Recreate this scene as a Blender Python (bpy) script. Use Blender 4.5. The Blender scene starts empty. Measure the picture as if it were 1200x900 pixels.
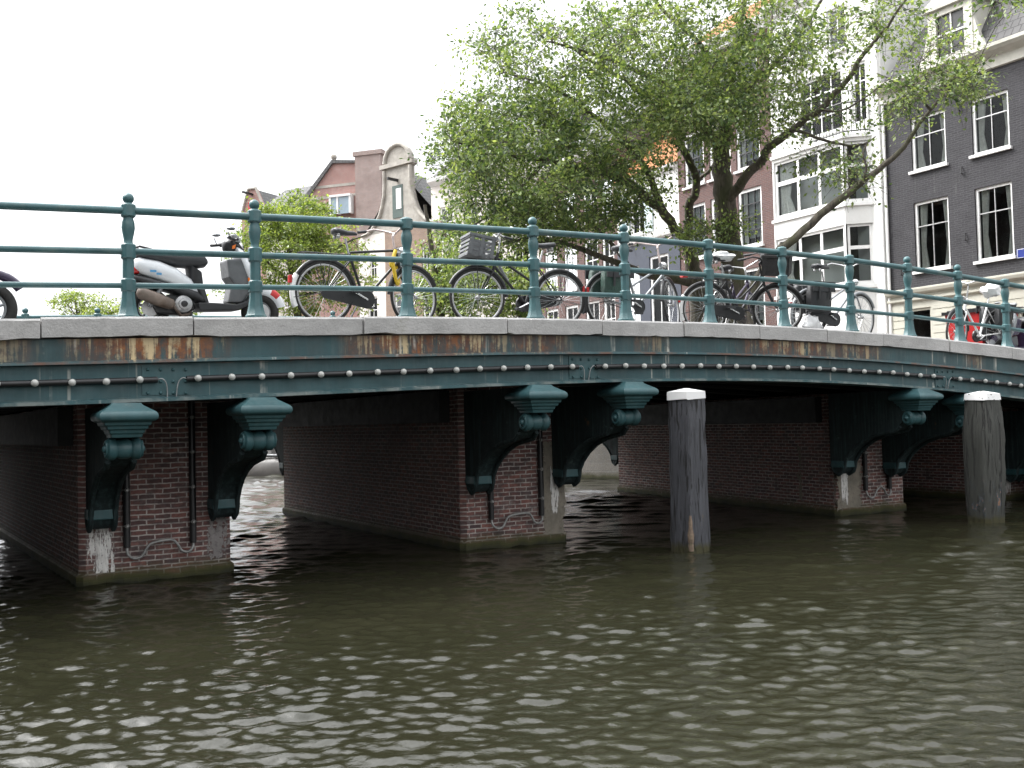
import bpy, bmesh, math, random
import numpy as np
from mathutils import Vector, Matrix
R = math.radians
PI = math.pi
scene = bpy.context.scene
COL = scene.collection
rnd = random.Random(7)

# ------------------------------------------------------------------ camera model (also used to place far crowns where they stand)
CAM_C = np.array([0.0, -11.383, 1.55])
CAM_F, CAM_YAW, CAM_PITCH, CAM_ROLL = 1220.1, R(30.053), R(2.1187), R(1.3786)
def cam_basis():
    y, p, r = CAM_YAW, CAM_PITCH, CAM_ROLL
    fw = np.array([math.sin(y)*math.cos(p), math.cos(y)*math.cos(p), math.sin(p)])
    rt = np.array([math.cos(y), -math.sin(y), 0.0])
    up = np.cross(rt, fw)
    c, s = math.cos(r), math.sin(r)
    return fw, rt*c-up*s, up*c+rt*s
FW, RT, UP = cam_basis()
def at_depth(px, py, d):
    v = FW*CAM_F + RT*(px-600) - UP*(py-450)
    return CAM_C + v*(d/CAM_F)
def at_x(px, py, X):
    v = FW*CAM_F + RT*(px-600) - UP*(py-450)
    return CAM_C + v*((X-CAM_C[0])/v[0])

# ------------------------------------------------------------------ mesh builder
class MB:
    def __init__(s):
        s.v = []; s.f = []; s.mi = []; s.T = None; s.m = 0
    def add(s, verts, faces):
        o = len(s.v)
        if s.T is not None:
            verts = [s.T @ Vector(p) for p in verts]
        s.v.extend([tuple(p) for p in verts])
        for f in faces:
            s.f.append(tuple(i+o for i in f)); s.mi.append(s.m)
        return s
    def box(s, x0, x1, y0, y1, z0, z1):
        vs = [(x, y, z) for z in (z0, z1) for y in (y0, y1) for x in (x0, x1)]
        return s.add(vs, [(0,2,3,1), (4,5,7,6), (0,1,5,4), (2,6,7,3), (0,4,6,2), (1,3,7,5)])
    def cbox(s, c, d):
        return s.box(c[0]-d[0]/2, c[0]+d[0]/2, c[1]-d[1]/2, c[1]+d[1]/2, c[2]-d[2]/2, c[2]+d[2]/2)
    def tube(s, pts, r, n=8, closed=False, cap=True):
        P = [Vector(p) for p in pts]; m = len(P)
        rs = r if isinstance(r, (list, tuple)) else [r]*m
        vs = []; ref = None
        for i in range(m):
            if closed: t = P[(i+1) % m]-P[i-1]
            elif i == 0: t = P[1]-P[0]
            elif i == m-1: t = P[-1]-P[-2]
            else: t = (P[i+1]-P[i]).normalized()+(P[i]-P[i-1]).normalized()
            t = t.normalized() if t.length > 1e-9 else Vector((0,0,1))
            if ref is None:
                ref = Vector((0,0,1)) if abs(t.z) < .9 else Vector((0,1,0))
            u = t.cross(ref)
            if u.length < 1e-4: u = t.orthogonal()
            u.normalize(); w = u.cross(t).normalized(); ref = w
            for k in range(n):
                a = 2*PI*k/n
                vs.append(P[i]+(u*math.cos(a)+w*math.sin(a))*rs[i])
        fs = []
        for i in range(m if closed else m-1):
            a = i*n; b = ((i+1) % m)*n
            for k in range(n):
                k2 = (k+1) % n
                fs.append((a+k, a+k2, b+k2, b+k))
        if cap and not closed:
            fs.append(tuple(range(n))[::-1]); fs.append(tuple((m-1)*n+k for k in range(n)))
        return s.add(vs, fs)
    def lathe(s, prof, c=(0,0,0), n=16, axis='z'):
        vs = []
        for r, h in prof:
            for k in range(n):
                a = 2*PI*k/n; x, y = r*math.cos(a), r*math.sin(a)
                p = (x, y, h) if axis == 'z' else ((x, h, y) if axis == 'y' else (h, x, y))
                vs.append((p[0]+c[0], p[1]+c[1], p[2]+c[2]))
        fs = []
        for i in range(len(prof)-1):
            for k in range(n):
                k2 = (k+1) % n
                fs.append((i*n+k, i*n+k2, (i+1)*n+k2, (i+1)*n+k))
        fs.append(tuple(range(n))[::-1]); fs.append(tuple((len(prof)-1)*n+k for k in range(n)))
        return s.add(vs, fs)
    def sphere(s, c, r, n=12, m=8, sc=(1,1,1)):
        vs = [(c[0], c[1], c[2]-r*sc[2])]
        for i in range(1, m):
            p = -PI/2+PI*i/m
            for k in range(n):
                a = 2*PI*k/n
                vs.append((c[0]+r*sc[0]*math.cos(p)*math.cos(a), c[1]+r*sc[1]*math.cos(p)*math.sin(a), c[2]+r*sc[2]*math.sin(p)))
        vs.append((c[0], c[1], c[2]+r*sc[2]))
        fs = []
        for k in range(n):
            k2 = (k+1) % n
            fs.append((0, 1+k2, 1+k)); fs.append((len(vs)-1, 1+(m-2)*n+k, 1+(m-2)*n+k2))
        for i in range(m-2):
            for k in range(n):
                k2 = (k+1) % n
                fs.append((1+i*n+k, 1+i*n+k2, 1+(i+1)*n+k2, 1+(i+1)*n+k))
        return s.add(vs, fs)
    def torus(s, c, Rr, r, axis='y', N=40, n=8, a0=0, a1=2*PI, flat=1.0):
        full = abs(a1-a0-2*PI) < 1e-6
        pts = []
        cnt = N if full else N+1
        vs = []
        for i in range(cnt):
            a = a0+(a1-a0)*i/N
            for k in range(n):
                b = 2*PI*k/n
                rr = Rr+r*math.cos(b); h = r*flat*math.sin(b)
                x, y = rr*math.cos(a), rr*math.sin(a)
                p = (x, h, y) if axis == 'y' else ((x, y, h) if axis == 'z' else (h, x, y))
                vs.append((c[0]+p[0], c[1]+p[1], c[2]+p[2]))
        fs = []
        for i in range(N):
            a = i*n; b = ((i+1) % cnt)*n
            for k in range(n):
                k2 = (k+1) % n
                fs.append((a+k, a+k2, b+k2, b+k))
        if not full:
            fs.append(tuple(range(n))[::-1]); fs.append(tuple((cnt-1)*n+k for k in range(n)))
        return s.add(vs, fs)
    def prism(s, poly, y0, y1, axis='y'):
        """poly: list of 2-D points; extruded along axis."""
        n = len(poly)
        def P(a, b, h):
            return (a, h, b) if axis == 'y' else ((h, a, b) if axis == 'x' else (a, b, h))
        vs = [P(a, b, y0) for a, b in poly]+[P(a, b, y1) for a, b in poly]
        fs = [tuple(range(n)), tuple(range(n, 2*n))[::-1]]
        for i in range(n):
            j = (i+1) % n
            fs.append((i, i+n, j+n, j))
        return s.add(vs, fs)
    def loft(s, secs, n=16, cap=True):
        """secs: (centre, half-width along y, half-height in the plane normal to the path, tilt, exponent); path lies in x-z."""
        vs = []
        for c, hw, hh, tilt, e in secs:
            for k in range(n):
                a = 2*PI*k/n
                ca, sa = math.cos(a), math.sin(a)
                yy = hw*math.copysign(abs(ca)**(2/e), ca)
                zz = hh*math.copysign(abs(sa)**(2/e), sa)
                vs.append((c[0]-zz*math.sin(tilt), c[1]+yy, c[2]+zz*math.cos(tilt)))
        fs = []
        m = len(secs)
        for i in range(m-1):
            for k in range(n):
                k2 = (k+1) % n
                fs.append((i*n+k, i*n+k2, (i+1)*n+k2, (i+1)*n+k))
        if cap:
            fs.append(tuple(range(n))[::-1]); fs.append(tuple((m-1)*n+k for k in range(n)))
        return s.add(vs, fs)
    def build(s, name, mat, parent=None, smooth=None, bevel=0, loc=None, uv=True, subsurf=0):
        me = bpy.data.meshes.new(name)
        me.from_pydata(s.v, [], s.f); me.validate(); me.update()
        bm = bmesh.new(); bm.from_mesh(me)
        bmesh.ops.recalc_face_normals(bm, faces=bm.faces)
        if bevel:
            bmesh.ops.bevel(bm, geom=[e for e in bm.edges if len(e.link_faces) == 2 and e.calc_face_angle(0) > .6], offset=bevel, segments=2, affect='EDGES', profile=.6)
        bm.to_mesh(me); bm.free()
        mats = mat if isinstance(mat, (list, tuple)) else [mat]
        for m in mats: me.materials.append(m)
        if len(mats) > 1 and not bevel and len(me.polygons) == len(s.mi):
            me.polygons.foreach_set('material_index', s.mi)
        if uv: box_uv(me)
        if smooth:
            me.polygons.foreach_set('use_smooth', [True]*len(me.polygons))
            me.set_sharp_from_angle(angle=R(smooth if smooth is not True else 40))
        o = bpy.data.objects.new(name, me); COL.objects.link(o)
        if parent: o.parent = parent
        if loc: o.location = loc
        if subsurf:
            md = o.modifiers.new('sub', 'SUBSURF'); md.levels = md.render_levels = subsurf
        return o

def box_uv(me):
    nl = len(me.loops)
    if nl == 0: return
    co = np.empty(len(me.vertices)*3, 'f'); me.vertices.foreach_get('co', co); co = co.reshape(-1, 3)
    vi = np.empty(nl, 'i'); me.loops.foreach_get('vertex_index', vi)
    nf = len(me.polygons)
    nr = np.empty(nf*3, 'f'); me.polygons.foreach_get('normal', nr); nr = np.abs(nr.reshape(-1, 3))
    lt = np.empty(nf, 'i'); me.polygons.foreach_get('loop_total', lt)
    ax = np.repeat(nr.argmax(1), lt)
    p = co[vi]
    uv = np.where((ax == 0)[:, None], p[:, [1, 2]], np.where((ax == 1)[:, None], p[:, [0, 2]], p[:, [0, 1]]))
    l = me.uv_layers.new(name='UVMap')
    l.data.foreach_set('uv', uv.astype('f').ravel())

def empty(name, loc=(0,0,0), rz=0, rx=0, ry=0):
    o = bpy.data.objects.new(name, None); COL.objects.link(o)
    o.location = loc; o.rotation_euler = (rx, ry, rz); o.empty_display_size = .2
    return o
def tag(o, label, cat, group=None, kind=None):
    if label: o['label'] = label
    if cat: o['category'] = cat
    if group: o['group'] = group
    if kind: o['kind'] = kind
    return o
def structure(o):
    o['kind'] = 'structure'; return o
def copy_tree(o, parent=None):
    c = o.copy(); COL.objects.link(c); c.parent = parent
    for ch in list(o.children): copy_tree(ch, c)
    return c

def smooth_path(P, k=4):
    P = [np.array(p, float) for p in P]; out = []
    for i in range(len(P)-1):
        a = P[max(0, i-1)]; b = P[i]; c = P[i+1]; d = P[min(len(P)-1, i+2)]
        for j in range(k):
            s = j/k
            out.append(.5*((2*b)+(-a+c)*s+(2*a-5*b+4*c-d)*s*s+(-a+3*b-3*c+d)*s**3))
    out.append(P[-1]); return out


# ------------------------------------------------------------------ materials
class NT:
    def __init__(s, name):
        s.m = bpy.data.materials.new(name); s.m.use_nodes = True
        s.t = s.m.node_tree; s.n = s.t.nodes; s.l = s.t.links
        s.b = s.n['Principled BSDF']; s.out = s.n['Material Output']
    def node(s, t, **kw):
        n = s.n.new(t)
        for k, v in kw.items():
            if hasattr(n, k): setattr(n, k, v)
            else: n.inputs[k].default_value = v
        return n
    def link(s, a, b): s.l.new(a, b)
    def coords(s, kind='Object', scale=(1,1,1), loc=(0,0,0)):
        tc = s.node('ShaderNodeTexCoord'); mp = s.node('ShaderNodeMapping')
        mp.inputs['Scale'].default_value = scale; mp.inputs['Location'].default_value = loc
        s.link(tc.outputs[kind], mp.inputs['Vector'])
        return mp.outputs['Vector']
    def noise(s, vec, scale, detail=4, rough=.6, dist=0):
        n = s.node('ShaderNodeTexNoise'); n.inputs['Scale'].default_value = scale
        n.inputs['Detail'].default_value = detail; n.inputs['Roughness'].default_value = rough
        n.inputs['Distortion'].default_value = dist
        s.link(vec, n.inputs['Vector']); return n.outputs['Fac']
    def ramp(s, fac, lo, hi, a=0.0, b=1.0):
        n = s.node('ShaderNodeMapRange'); n.inputs['From Min'].default_value = lo; n.inputs['From Max'].default_value = hi
        n.inputs['To Min'].default_value = a; n.inputs['To Max'].default_value = b
        s.link(fac, n.inputs['Value']); return n.outputs['Result']
    def mix(s, fac, a, b):
        n = s.node('ShaderNodeMix', data_type='RGBA')
        if isinstance(fac, (int, float)): n.inputs[0].default_value = fac
        else: s.link(fac, n.inputs[0])
        for i, c in ((6, a), (7, b)):
            if isinstance(c, tuple): n.inputs[i].default_value = (*c, 1) if len(c) == 3 else c
            else: s.link(c, n.inputs[i])
        return n.outputs[2]
    def math(s, op, a, b=None):
        n = s.node('ShaderNodeMath', operation=op)
        for i, c in enumerate((a, b)):
            if c is None: continue
            if isinstance(c, (int, float)): n.inputs[i].default_value = c
            else: s.link(c, n.inputs[i])
        return n.outputs[0]
    def bump(s, h, strength=.3, dist=.02):
        n = s.node('ShaderNodeBump'); n.inputs['Strength'].default_value = strength; n.inputs['Distance'].default_value = dist
        s.link(h, n.inputs['Height']); s.link(n.outputs['Normal'], s.b.inputs['Normal'])
    def base(s, c):
        if isinstance(c, tuple): s.b.inputs['Base Color'].default_value = (*c, 1)
        else: s.link(c, s.b.inputs['Base Color'])
    def z(s):
        tc = s.node('ShaderNodeTexCoord'); sp = s.node('ShaderNodeSeparateXYZ'); s.link(tc.outputs['Object'], sp.inputs[0])
        return sp.outputs['Z']

def pm(name, col, rough=.5, var=.25, scale=6, metal=0.0, bump=0.0, dirt=None, spec=None):
    """painted / plain surface with uneven tone"""
    t = NT(name); v = t.coords()
    n = t.noise(v, scale, 5, .65)
    lo = tuple(c*(1-var) for c in col); hi = tuple(min(1, c*(1+var)) for c in col)
    c = t.mix(t.ramp(n, .3, .7), lo, hi)
    if dirt:
        d = t.ramp(t.noise(v, scale*.45, 6, .7), .52, .72)
        c = t.mix(d, c, dirt)
    t.base(c)
    t.b.inputs['Roughness'].default_value = rough; t.b.inputs['Metallic'].default_value = metal
    if spec is not None: t.b.inputs['Specular IOR Level'].default_value = spec
    t.link(t.ramp(t.noise(v, scale*3, 3), .3, .7, max(0, rough-.08), min(1, rough+.1)), t.b.inputs['Roughness'])
    if bump: t.bump(t.noise(v, scale*6, 4), bump, .01)
    return t.m

def brick_mat(name, c1, c2, mortar, bw=.22, bh=.065, ms=.012, patch=None, moss=None, rough=.85, stains=0.0, patch_amt=.6):
    t = NT(name); v = t.coords('UV')
    dn = t.noise(v, 6, 3)
    b = t.node('ShaderNodeTexBrick'); b.offset = .5
    b.inputs['Scale'].default_value = 1; b.inputs['Brick Width'].default_value = bw; b.inputs['Row Height'].default_value = bh
    b.inputs['Mortar Size'].default_value = ms; b.inputs['Mortar Smooth'].default_value = .2; b.inputs['Bias'].default_value = 0
    wob = t.node('ShaderNodeVectorMath', operation='SCALE'); wob.inputs['Scale'].default_value = .018
    nz = t.node('ShaderNodeTexNoise'); nz.inputs['Scale'].default_value = 9; t.link(v, nz.inputs['Vector'])
    t.link(nz.outputs['Color'], wob.inputs[0])
    ad = t.node('ShaderNodeVectorMath', operation='ADD'); t.link(v, ad.inputs[0]); t.link(wob.outputs[0], ad.inputs[1])
    t.link(ad.outputs[0], b.inputs['Vector'])
    b.inputs['Color1'].default_value = (*c1, 1); b.inputs['Color2'].default_value = (*c2, 1); b.inputs['Mortar'].default_value = (*mortar, 1)
    # second brick layer: random darker bricks
    big = t.ramp(t.noise(v, 1.1, 5, .7), .35, .7)
    c = t.mix(t.math('MULTIPLY', big, .55), b.outputs['Color'], tuple(x*.45 for x in c1))
    c = t.mix(t.ramp(t.noise(t.coords('UV', (1, 2.6, 1), (2, 9, 0)), 7, 2, .6), .48, .60, 0, .55), c, tuple(.55*sum(c2)/3+.45*x for x in c2))
    c = t.mix(t.ramp(t.noise(v, 4.5, 6, .75), .52, .72, 0, .35), c, tuple(.5*x for x in mortar))
    c = t.mix(t.ramp(t.noise(t.coords('UV', (1, 1, 1), (4, 7, 0)), 2.6, 6, .7), .58, .8, 0, .4), c, tuple(min(1, x*1.15) for x in mortar))
    fine = t.ramp(t.noise(v, 30, 3), .3, .75, .75, 1.2)
    mul = t.node('ShaderNodeMix', data_type='RGBA', blend_type='MULTIPLY'); mul.inputs[0].default_value = 1
    t.link(c, mul.inputs[6]); t.link(fine, mul.inputs[7]); c = mul.outputs[2]
    if patch:
        pz = t.ramp(t.noise(v, 1.7, 6, .75, .6), .60, .66, 0, patch_amt)
        c = t.mix(pz, c, patch)
    if stains:
        tc = t.coords('UV', (3.0, .35, 1)); st = t.ramp(t.noise(tc, 2.2, 5, .7), .6, .75, 0, stains)
        c = t.mix(st, c, (.55, .54, .5))
    if moss:
        zz = t.math('ADD', t.z(), t.ramp(t.noise(v, 3.5, 4), 0, 1, -.1, .1))
        mz = t.ramp(zz, .06, .2, 1, 0)
        c = t.mix(mz, c, moss)
        mz2 = t.ramp(zz, -.02, .06, 1, 0)
        c = t.mix(mz2, c, (.012, .014, .008))
    t.base(c); t.b.inputs['Roughness'].default_value = rough
    h = t.math('ADD', t.math('MULTIPLY', t.math('SUBTRACT', 1.0, b.outputs['Fac']), 1.0), t.math('MULTIPLY', dn, .5))
    t.bump(h, .5, .008)
    return t.m

def girder_mat(name, col=(.026, .060, .064), rust=True, rough=(.38, .62)):
    t = NT(name); v = t.coords()
    c = t.mix(t.ramp(t.noise(v, 2.5, 6, .7), .3, .7), tuple(x*.72 for x in col), tuple(x*1.25 for x in col))
    vs = t.coords('Object', (7.0, 7.0, .55))
    st = t.noise(vs, 1.6, 6, .75)
    # fine vertical weather streaks
    c = t.mix(t.ramp(t.noise(t.coords('Object', (14, 14, .9)), 1.5, 4, .7), .48, .75, 0, .55), c, (.062, .112, .115))
    if rust:
        at = t.node('ShaderNodeAttribute', attribute_name='frac')
        fr = at.outputs['Fac']
        up = t.ramp(fr, .60, .68)
        # the leaking joints: rust has broken out over these lengths of the girder
        xs_ = t.node('ShaderNodeSeparateXYZ'); tcx = t.node('ShaderNodeTexCoord'); t.link(tcx.outputs['Object'], xs_.inputs[0])
        xw = t.math('ADD', xs_.outputs['X'], t.ramp(t.noise(v, 1.7, 3), 0, 1, -.35, .35))
        zone = None
        for cx_, hw_, am_ in ((-.9, .7, .7), (.55, .35, .45), (1.95, .62, 1.0), (4.75, .85, .95), (6.0, .45, .6), (7.6, .3, .3), (9.9, .9, .75), (11.2, .5, .55), (13.6, .3, .4), (15.5, .6, .5)):
            dz_ = t.ramp(t.math('ABSOLUTE', t.math('SUBTRACT', xw, cx_)), hw_*.55, hw_*1.25, am_, 0)
            zone = dz_ if zone is None else t.math('MAXIMUM', zone, dz_)
        down = t.ramp(fr, .66, 1.0, .10, -.03)
        brk = t.ramp(t.noise(v, 11, 5, .75), .25, .75, -.13, .13)
        st = t.math('ADD', t.math('SUBTRACT', st, down), brk)
        rs = t.math('MULTIPLY', t.ramp(st, .36, .56), t.math('MULTIPLY', up, zone))
        c = t.mix(t.math('MULTIPLY', t.ramp(t.noise(t.coords('Object', (5, 5, .8), (2, 2, 2)), 1.4, 4, .6), .35, .6, 0, .75), t.math('MULTIPLY', up, t.ramp(zone, 0, .5, .25, 1))), c, (.062, .048, .042))
        c = t.mix(rs, c, t.mix(t.ramp(t.noise(v, 7, 4, .7), .4, .62), (.11, .04, .02), (.30, .105, .025)))
        st2 = t.noise(t.coords('Object', (9, 9, .35), (5.7, 0, 2)), 1.5, 5, .7)
        st2 = t.math('SUBTRACT', t.math('SUBTRACT', st2, t.math('MULTIPLY', down, .5)), t.math('MULTIPLY', brk, .7))
        rs2 = t.math('MULTIPLY', t.ramp(st2, .50, .60), t.math('MULTIPLY', up, zone))
        c = t.mix(rs2, c, (.58, .46, .27))
        # pale lime and bird streaks running down over the whole height
        st3 = t.noise(t.coords('Object', (11, 11, .12), (1.3, 0, 0)), 1.3, 3, .6)
        w = t.math('MULTIPLY', t.ramp(st3, .63, .74), t.ramp(t.noise(v, 5, 3), .4, .55))
        c = t.mix(t.math('MULTIPLY', w, .8), c, (.55, .54, .48))
        lip = t.math('MULTIPLY', t.ramp(fr, .09, .03), t.ramp(t.noise(v, 4, 5), .45, .6))
        c = t.mix(t.math('MULTIPLY', lip, .6), c, (.25, .27, .25))
        edge = t.math('MULTIPLY', t.ramp(fr, .57, .60), t.ramp(fr, .66, .64))
        e2 = t.math('MULTIPLY', edge, t.ramp(t.noise(v, 3, 5), .5, .62))
        c = t.mix(t.math('MULTIPLY', e2, .8), c, (.13, .05, .025))
    else:
        c = t.mix(t.ramp(t.noise(v, 7, 5, .7), .62, .75, 0, .6), c, (.10, .15, .14))
        c = t.mix(t.ramp(t.noise(v, 3.3, 5, .7), .66, .74, 0, .7), c, (.14, .07, .03))
    t.base(c)
    t.link(t.ramp(t.noise(v, 8, 4), .3, .7, *rough), t.b.inputs['Roughness'])
    t.bump(t.noise(v, 40, 4), .15, .004)
    return t.m

def stone_mat(name, col=(.40, .395, .385)):
    t = NT(name); v = t.coords()
    c = t.mix(t.ramp(t.noise(v, 1.2, 6, .7), .3, .7), tuple(x*.72 for x in col), tuple(x*1.2 for x in col))
    c = t.mix(t.ramp(t.noise(v, 60, 2), .35, .7, 0, .35), c, tuple(x*.6 for x in col))
    c = t.mix(t.ramp(t.noise(t.coords('Object', (2, 2, 14)), 1.2, 5, .7), .62, .74, 0, .8), c, (.13, .125, .115))
    c = t.mix(t.ramp(t.noise(v, 3.1, 4, .6), .70, .72, 0, .9), c, (.72, .71, .68))
    c = t.mix(t.ramp(t.noise(t.coords('Object', (1,1,1), (9, 2, 4)), 1.0, 6, .75), .62, .72, 0, .7), c, (.13, .14, .06))
    c = t.mix(t.ramp(t.noise(t.coords('Object', (1.2, 1.2, 5)), 2.6, 6, .75), .5, .75, 0, .55), c, (.52, .515, .50))
    t.base(c); t.b.inputs['Roughness'].default_value = .85
    t.bump(t.math('ADD', t.noise(v, 45, 4), t.noise(v, 6, 5, .7)), .5, .012)
    return t.m

M = {}
TEAL = (.035, .085, .088)
M['girder'] = girder_mat('painted_iron_rust_streaked', (.026, .076, .085))
M['iron'] = girder_mat('painted_iron', (.028, .082, .090), rust=False)
M['iron_shaded'] = girder_mat('shade_darkened_iron', (.009, .019, .020), rust=False, rough=(.75, .9))  # bracket bodies: the shade under the deck is put into the iron's colour
M['rail'] = pm('railing_paint', (.040, .104, .112), .42, .25, 5, dirt=(.10, .15, .14))
M['stone'] = stone_mat('coping_granite')
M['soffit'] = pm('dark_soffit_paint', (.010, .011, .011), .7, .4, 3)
M['asphalt'] = pm('asphalt', (.06, .06, .06), .9, .3, 20, bump=.3)
M['pier_brick'] = brick_mat('pier_brick', (.26, .112, .092), (.080, .052, .053), (.50, .465, .43), .165, .053, .0075, patch=(.15, .135, .12), moss=(.05, .05, .014), stains=.0, patch_amt=.55)
M['whitewash'] = pm('lime_patch', (.72, .70, .66), .9, .15, 12, bump=.4)
M['pipe'] = pm('black_pipe', (.012, .012, .013), .4, .4, 8)
M['galv'] = pm('galvanised_steel', (.30, .30, .29), .5, .35, 14, metal=.4)
M['bulb'] = pm('bulb_glass', (.42, .425, .40), .15, .2, 12)
M['cable'] = pm('grey_cable', (.26, .27, .27), .5, .2, 12)
M['socket'] = pm('bulb_socket', (.03, .03, .03), .5, .2, 12)
M['white_paint'] = pm('white_paint', (.74, .74, .73), .5, .05, 4, dirt=(.62, .61, .58))
M['cream_paint'] = pm('cream_paint', (.42, .41, .35), .6, .1, 2.2, dirt=(.42, .40, .33))
M['dull_cream'] = pm('dull_cream_paint', (.44, .43, .38), .65, .12, 2.5, dirt=(.32, .31, .27))
M['black'] = pm('black_paint', (.012, .012, .013), .35, .3, 10)
M['blackplastic'] = pm('black_plastic', (.02, .021, .023), .5, .3, 10)
M['rubber'] = pm('tyre_rubber', (.022, .021, .02), .8, .3, 14)
M['chrome'] = pm('chrome', (.55, .55, .55), .22, .15, 12, metal=.9)
M['alu'] = pm('dull_aluminium', (.42, .42, .42), .35, .2, 12, metal=.7)
M['silver'] = pm('silver_paint', (.23, .24, .25), .35, .12, 8, metal=.3)
M['scoot_white'] = pm('white_bodywork', (.64, .66, .68), .22, .05, 4)
M['red'] = pm('red_paint', (.42, .02, .02), .4, .2, 6)
M['redlens'] = pm('red_lens', (.38, .012, .01), .2, .1, 9)
M['orange'] = pm('orange_lens', (.85, .20, .02), .25, .1, 9)
M['yellow'] = pm('yellow_chain_sleeve', (.55, .38, .02), .6, .2, 14)
M['green_cloth'] = pm('green_canvas', (.02, .05, .038), .6, .4, 9, bump=.5)
M['grey_plastic'] = pm('grey_crate_plastic', (.10, .105, .11), .5, .25, 8)
M['white_bag'] = pm('white_plastic_bag', (.74, .74, .74), .45, .15, 9, bump=.6)
M['brown_metal'] = pm('heat_browned_metal', (.13, .10, .08), .5, .4, 7, dirt=(.06, .035, .02))
M['blue'] = pm('blue_enamel', (.015, .03, .20), .35, .15, 6)
M['blue_decal'] = pm('blue_decal', (.08, .28, .50), .3, .15, 6)
M['purple'] = pm('dark_purple_paint', (.035, .025, .055), .3, .2, 6)
M['saddle'] = pm('saddle_vinyl', (.028, .029, .032), .45, .3, 9)
M['wicker'] = pm('dark_wicker', (.018, .017, .017), .7, .4, 18, bump=.6)
M['leather'] = pm('brown_leather', (.10, .05, .03), .5, .3, 9)
M['pink_bar'] = pm('pale_bar', (.5, .42, .40), .4, .2, 9, metal=.3)
# ================================================================== BRIDGE
_TX = [-30, -12, -6, -2, .66, 1.34, 2.86, 4.40, 5.95, 7.22, 8.47, 9.72, 10.94, 12.07, 13.17, 14.7, 17.0, 20, 24, 40]
_TZ = [1.45, 1.85, 2.15, 2.42, 2.560, 2.582, 2.612, 2.646, 2.684, 2.715, 2.732, 2.718, 2.683, 2.631, 2.577, 2.490, 2.34, 2.1, 1.80, 1.35]
_pt = np.polyfit(_TX[2:18], _TZ[2:18], 6)
def ztop(x):
    return float(np.polyval(_pt, x)) if -6 <= x <= 20 else float(np.interp(x, _TX, _TZ))
_BX = [-6, -2, .66, 1.34, 2.86, 4.39, 5.94, 7.21, 8.46, 9.7, 10.92, 12.05, 13.14, 14.67, 18, 22]
_BZ = [1.66, 1.75, 1.81, 1.816, 1.840, 1.891, 1.952, 1.992, 2.007, 1.998, 1.975, 1.92, 1.84, 1.69, 1.43, 1.1]
_pb = np.polyfit(_BX, _BZ, 6)
def zbot(x): return float(np.polyval(_pb, x))
Y0, YW = -1.45, 8.65           # front and back face of the girders
YM = (Y0+YW)/2
YC = 3.6                     # middle of the piers
# front edges, then rear edges: the piers follow the bend of the canal
PIERS = [(1.48, 3.02, 1.18, 2.75), (5.84, 7.33, 5.88, 7.38), (12.29, 13.84, 13.35, 14.85)]
XA = 16.3                     # abutment
XL, XR = -4.0, 22.0

bridge = empty('canal_bridge', (0, 0, 0))
tag(bridge, 'low arched iron bridge painted dark teal on brick piers across the canal', 'bridge')
CH = .185

def girder(back=False):
    prof = [(-.06, 1.0), (-.055, .67), (-.10, .655), (-.105, .61), (-.03, .595), (-.03, .07), (-.115, .05), (-.115, 0.0), (.20, 0.0), (.20, .06), (.02, .08), (.02, 1.0)]
    xs = np.arange(XL, XR+.01, .2); mb = MB(); vs = []; fr = []
    n = len(prof)
    for x in xs:
        zt, zb = ztop(x)-CH, zbot(x)
        for dy, f in prof:
            y = Y0+dy if not back else YW-dy
            vs.append((x, y, zb+(zt-zb)*f)); fr.append(f)
    fs = []
    for i in range(len(xs)-1):
        for k in range(n):
            k2 = (k+1) % n
            fs.append((i*n+k, i*n+k2, (i+1)*n+k2, (i+1)*n+k))
    fs.append(tuple(range(n))); fs.append(tuple((len(xs)-1)*n+k for k in range(n)))
    mb.add(vs, fs)
    o = mb.build('girder', M['girder'], bridge)
    a = o.data.attributes.new('frac', 'FLOAT', 'POINT'); a.data.foreach_set('value', np.array(fr, 'f'))
    return o
girder(); girder(True)

# splice plates with rivets on the web
for xx in (2.05, 6.70, 12.97):
    mb = MB(); zt, zb = ztop(xx)-CH, zbot(xx)
    yw = Y0-.03
    mb.box(xx-.22, xx+.22, yw-.008, yw-.001, zb+(zt-zb)*.1, zb+(zt-zb)*.57)
    for i in range(4):
        for j in (.13, .5):
            mb.sphere((xx-.17+i*.113, yw-.01, zb+(zt-zb)*j), .016, 8, 6)
        mb.sphere((xx-.17+i*.113, yw-.01, zb+(zt-zb)*.31), .016, 8, 6)
    mb.build('splice_plate', M['iron'], bridge, smooth=40)

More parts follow.
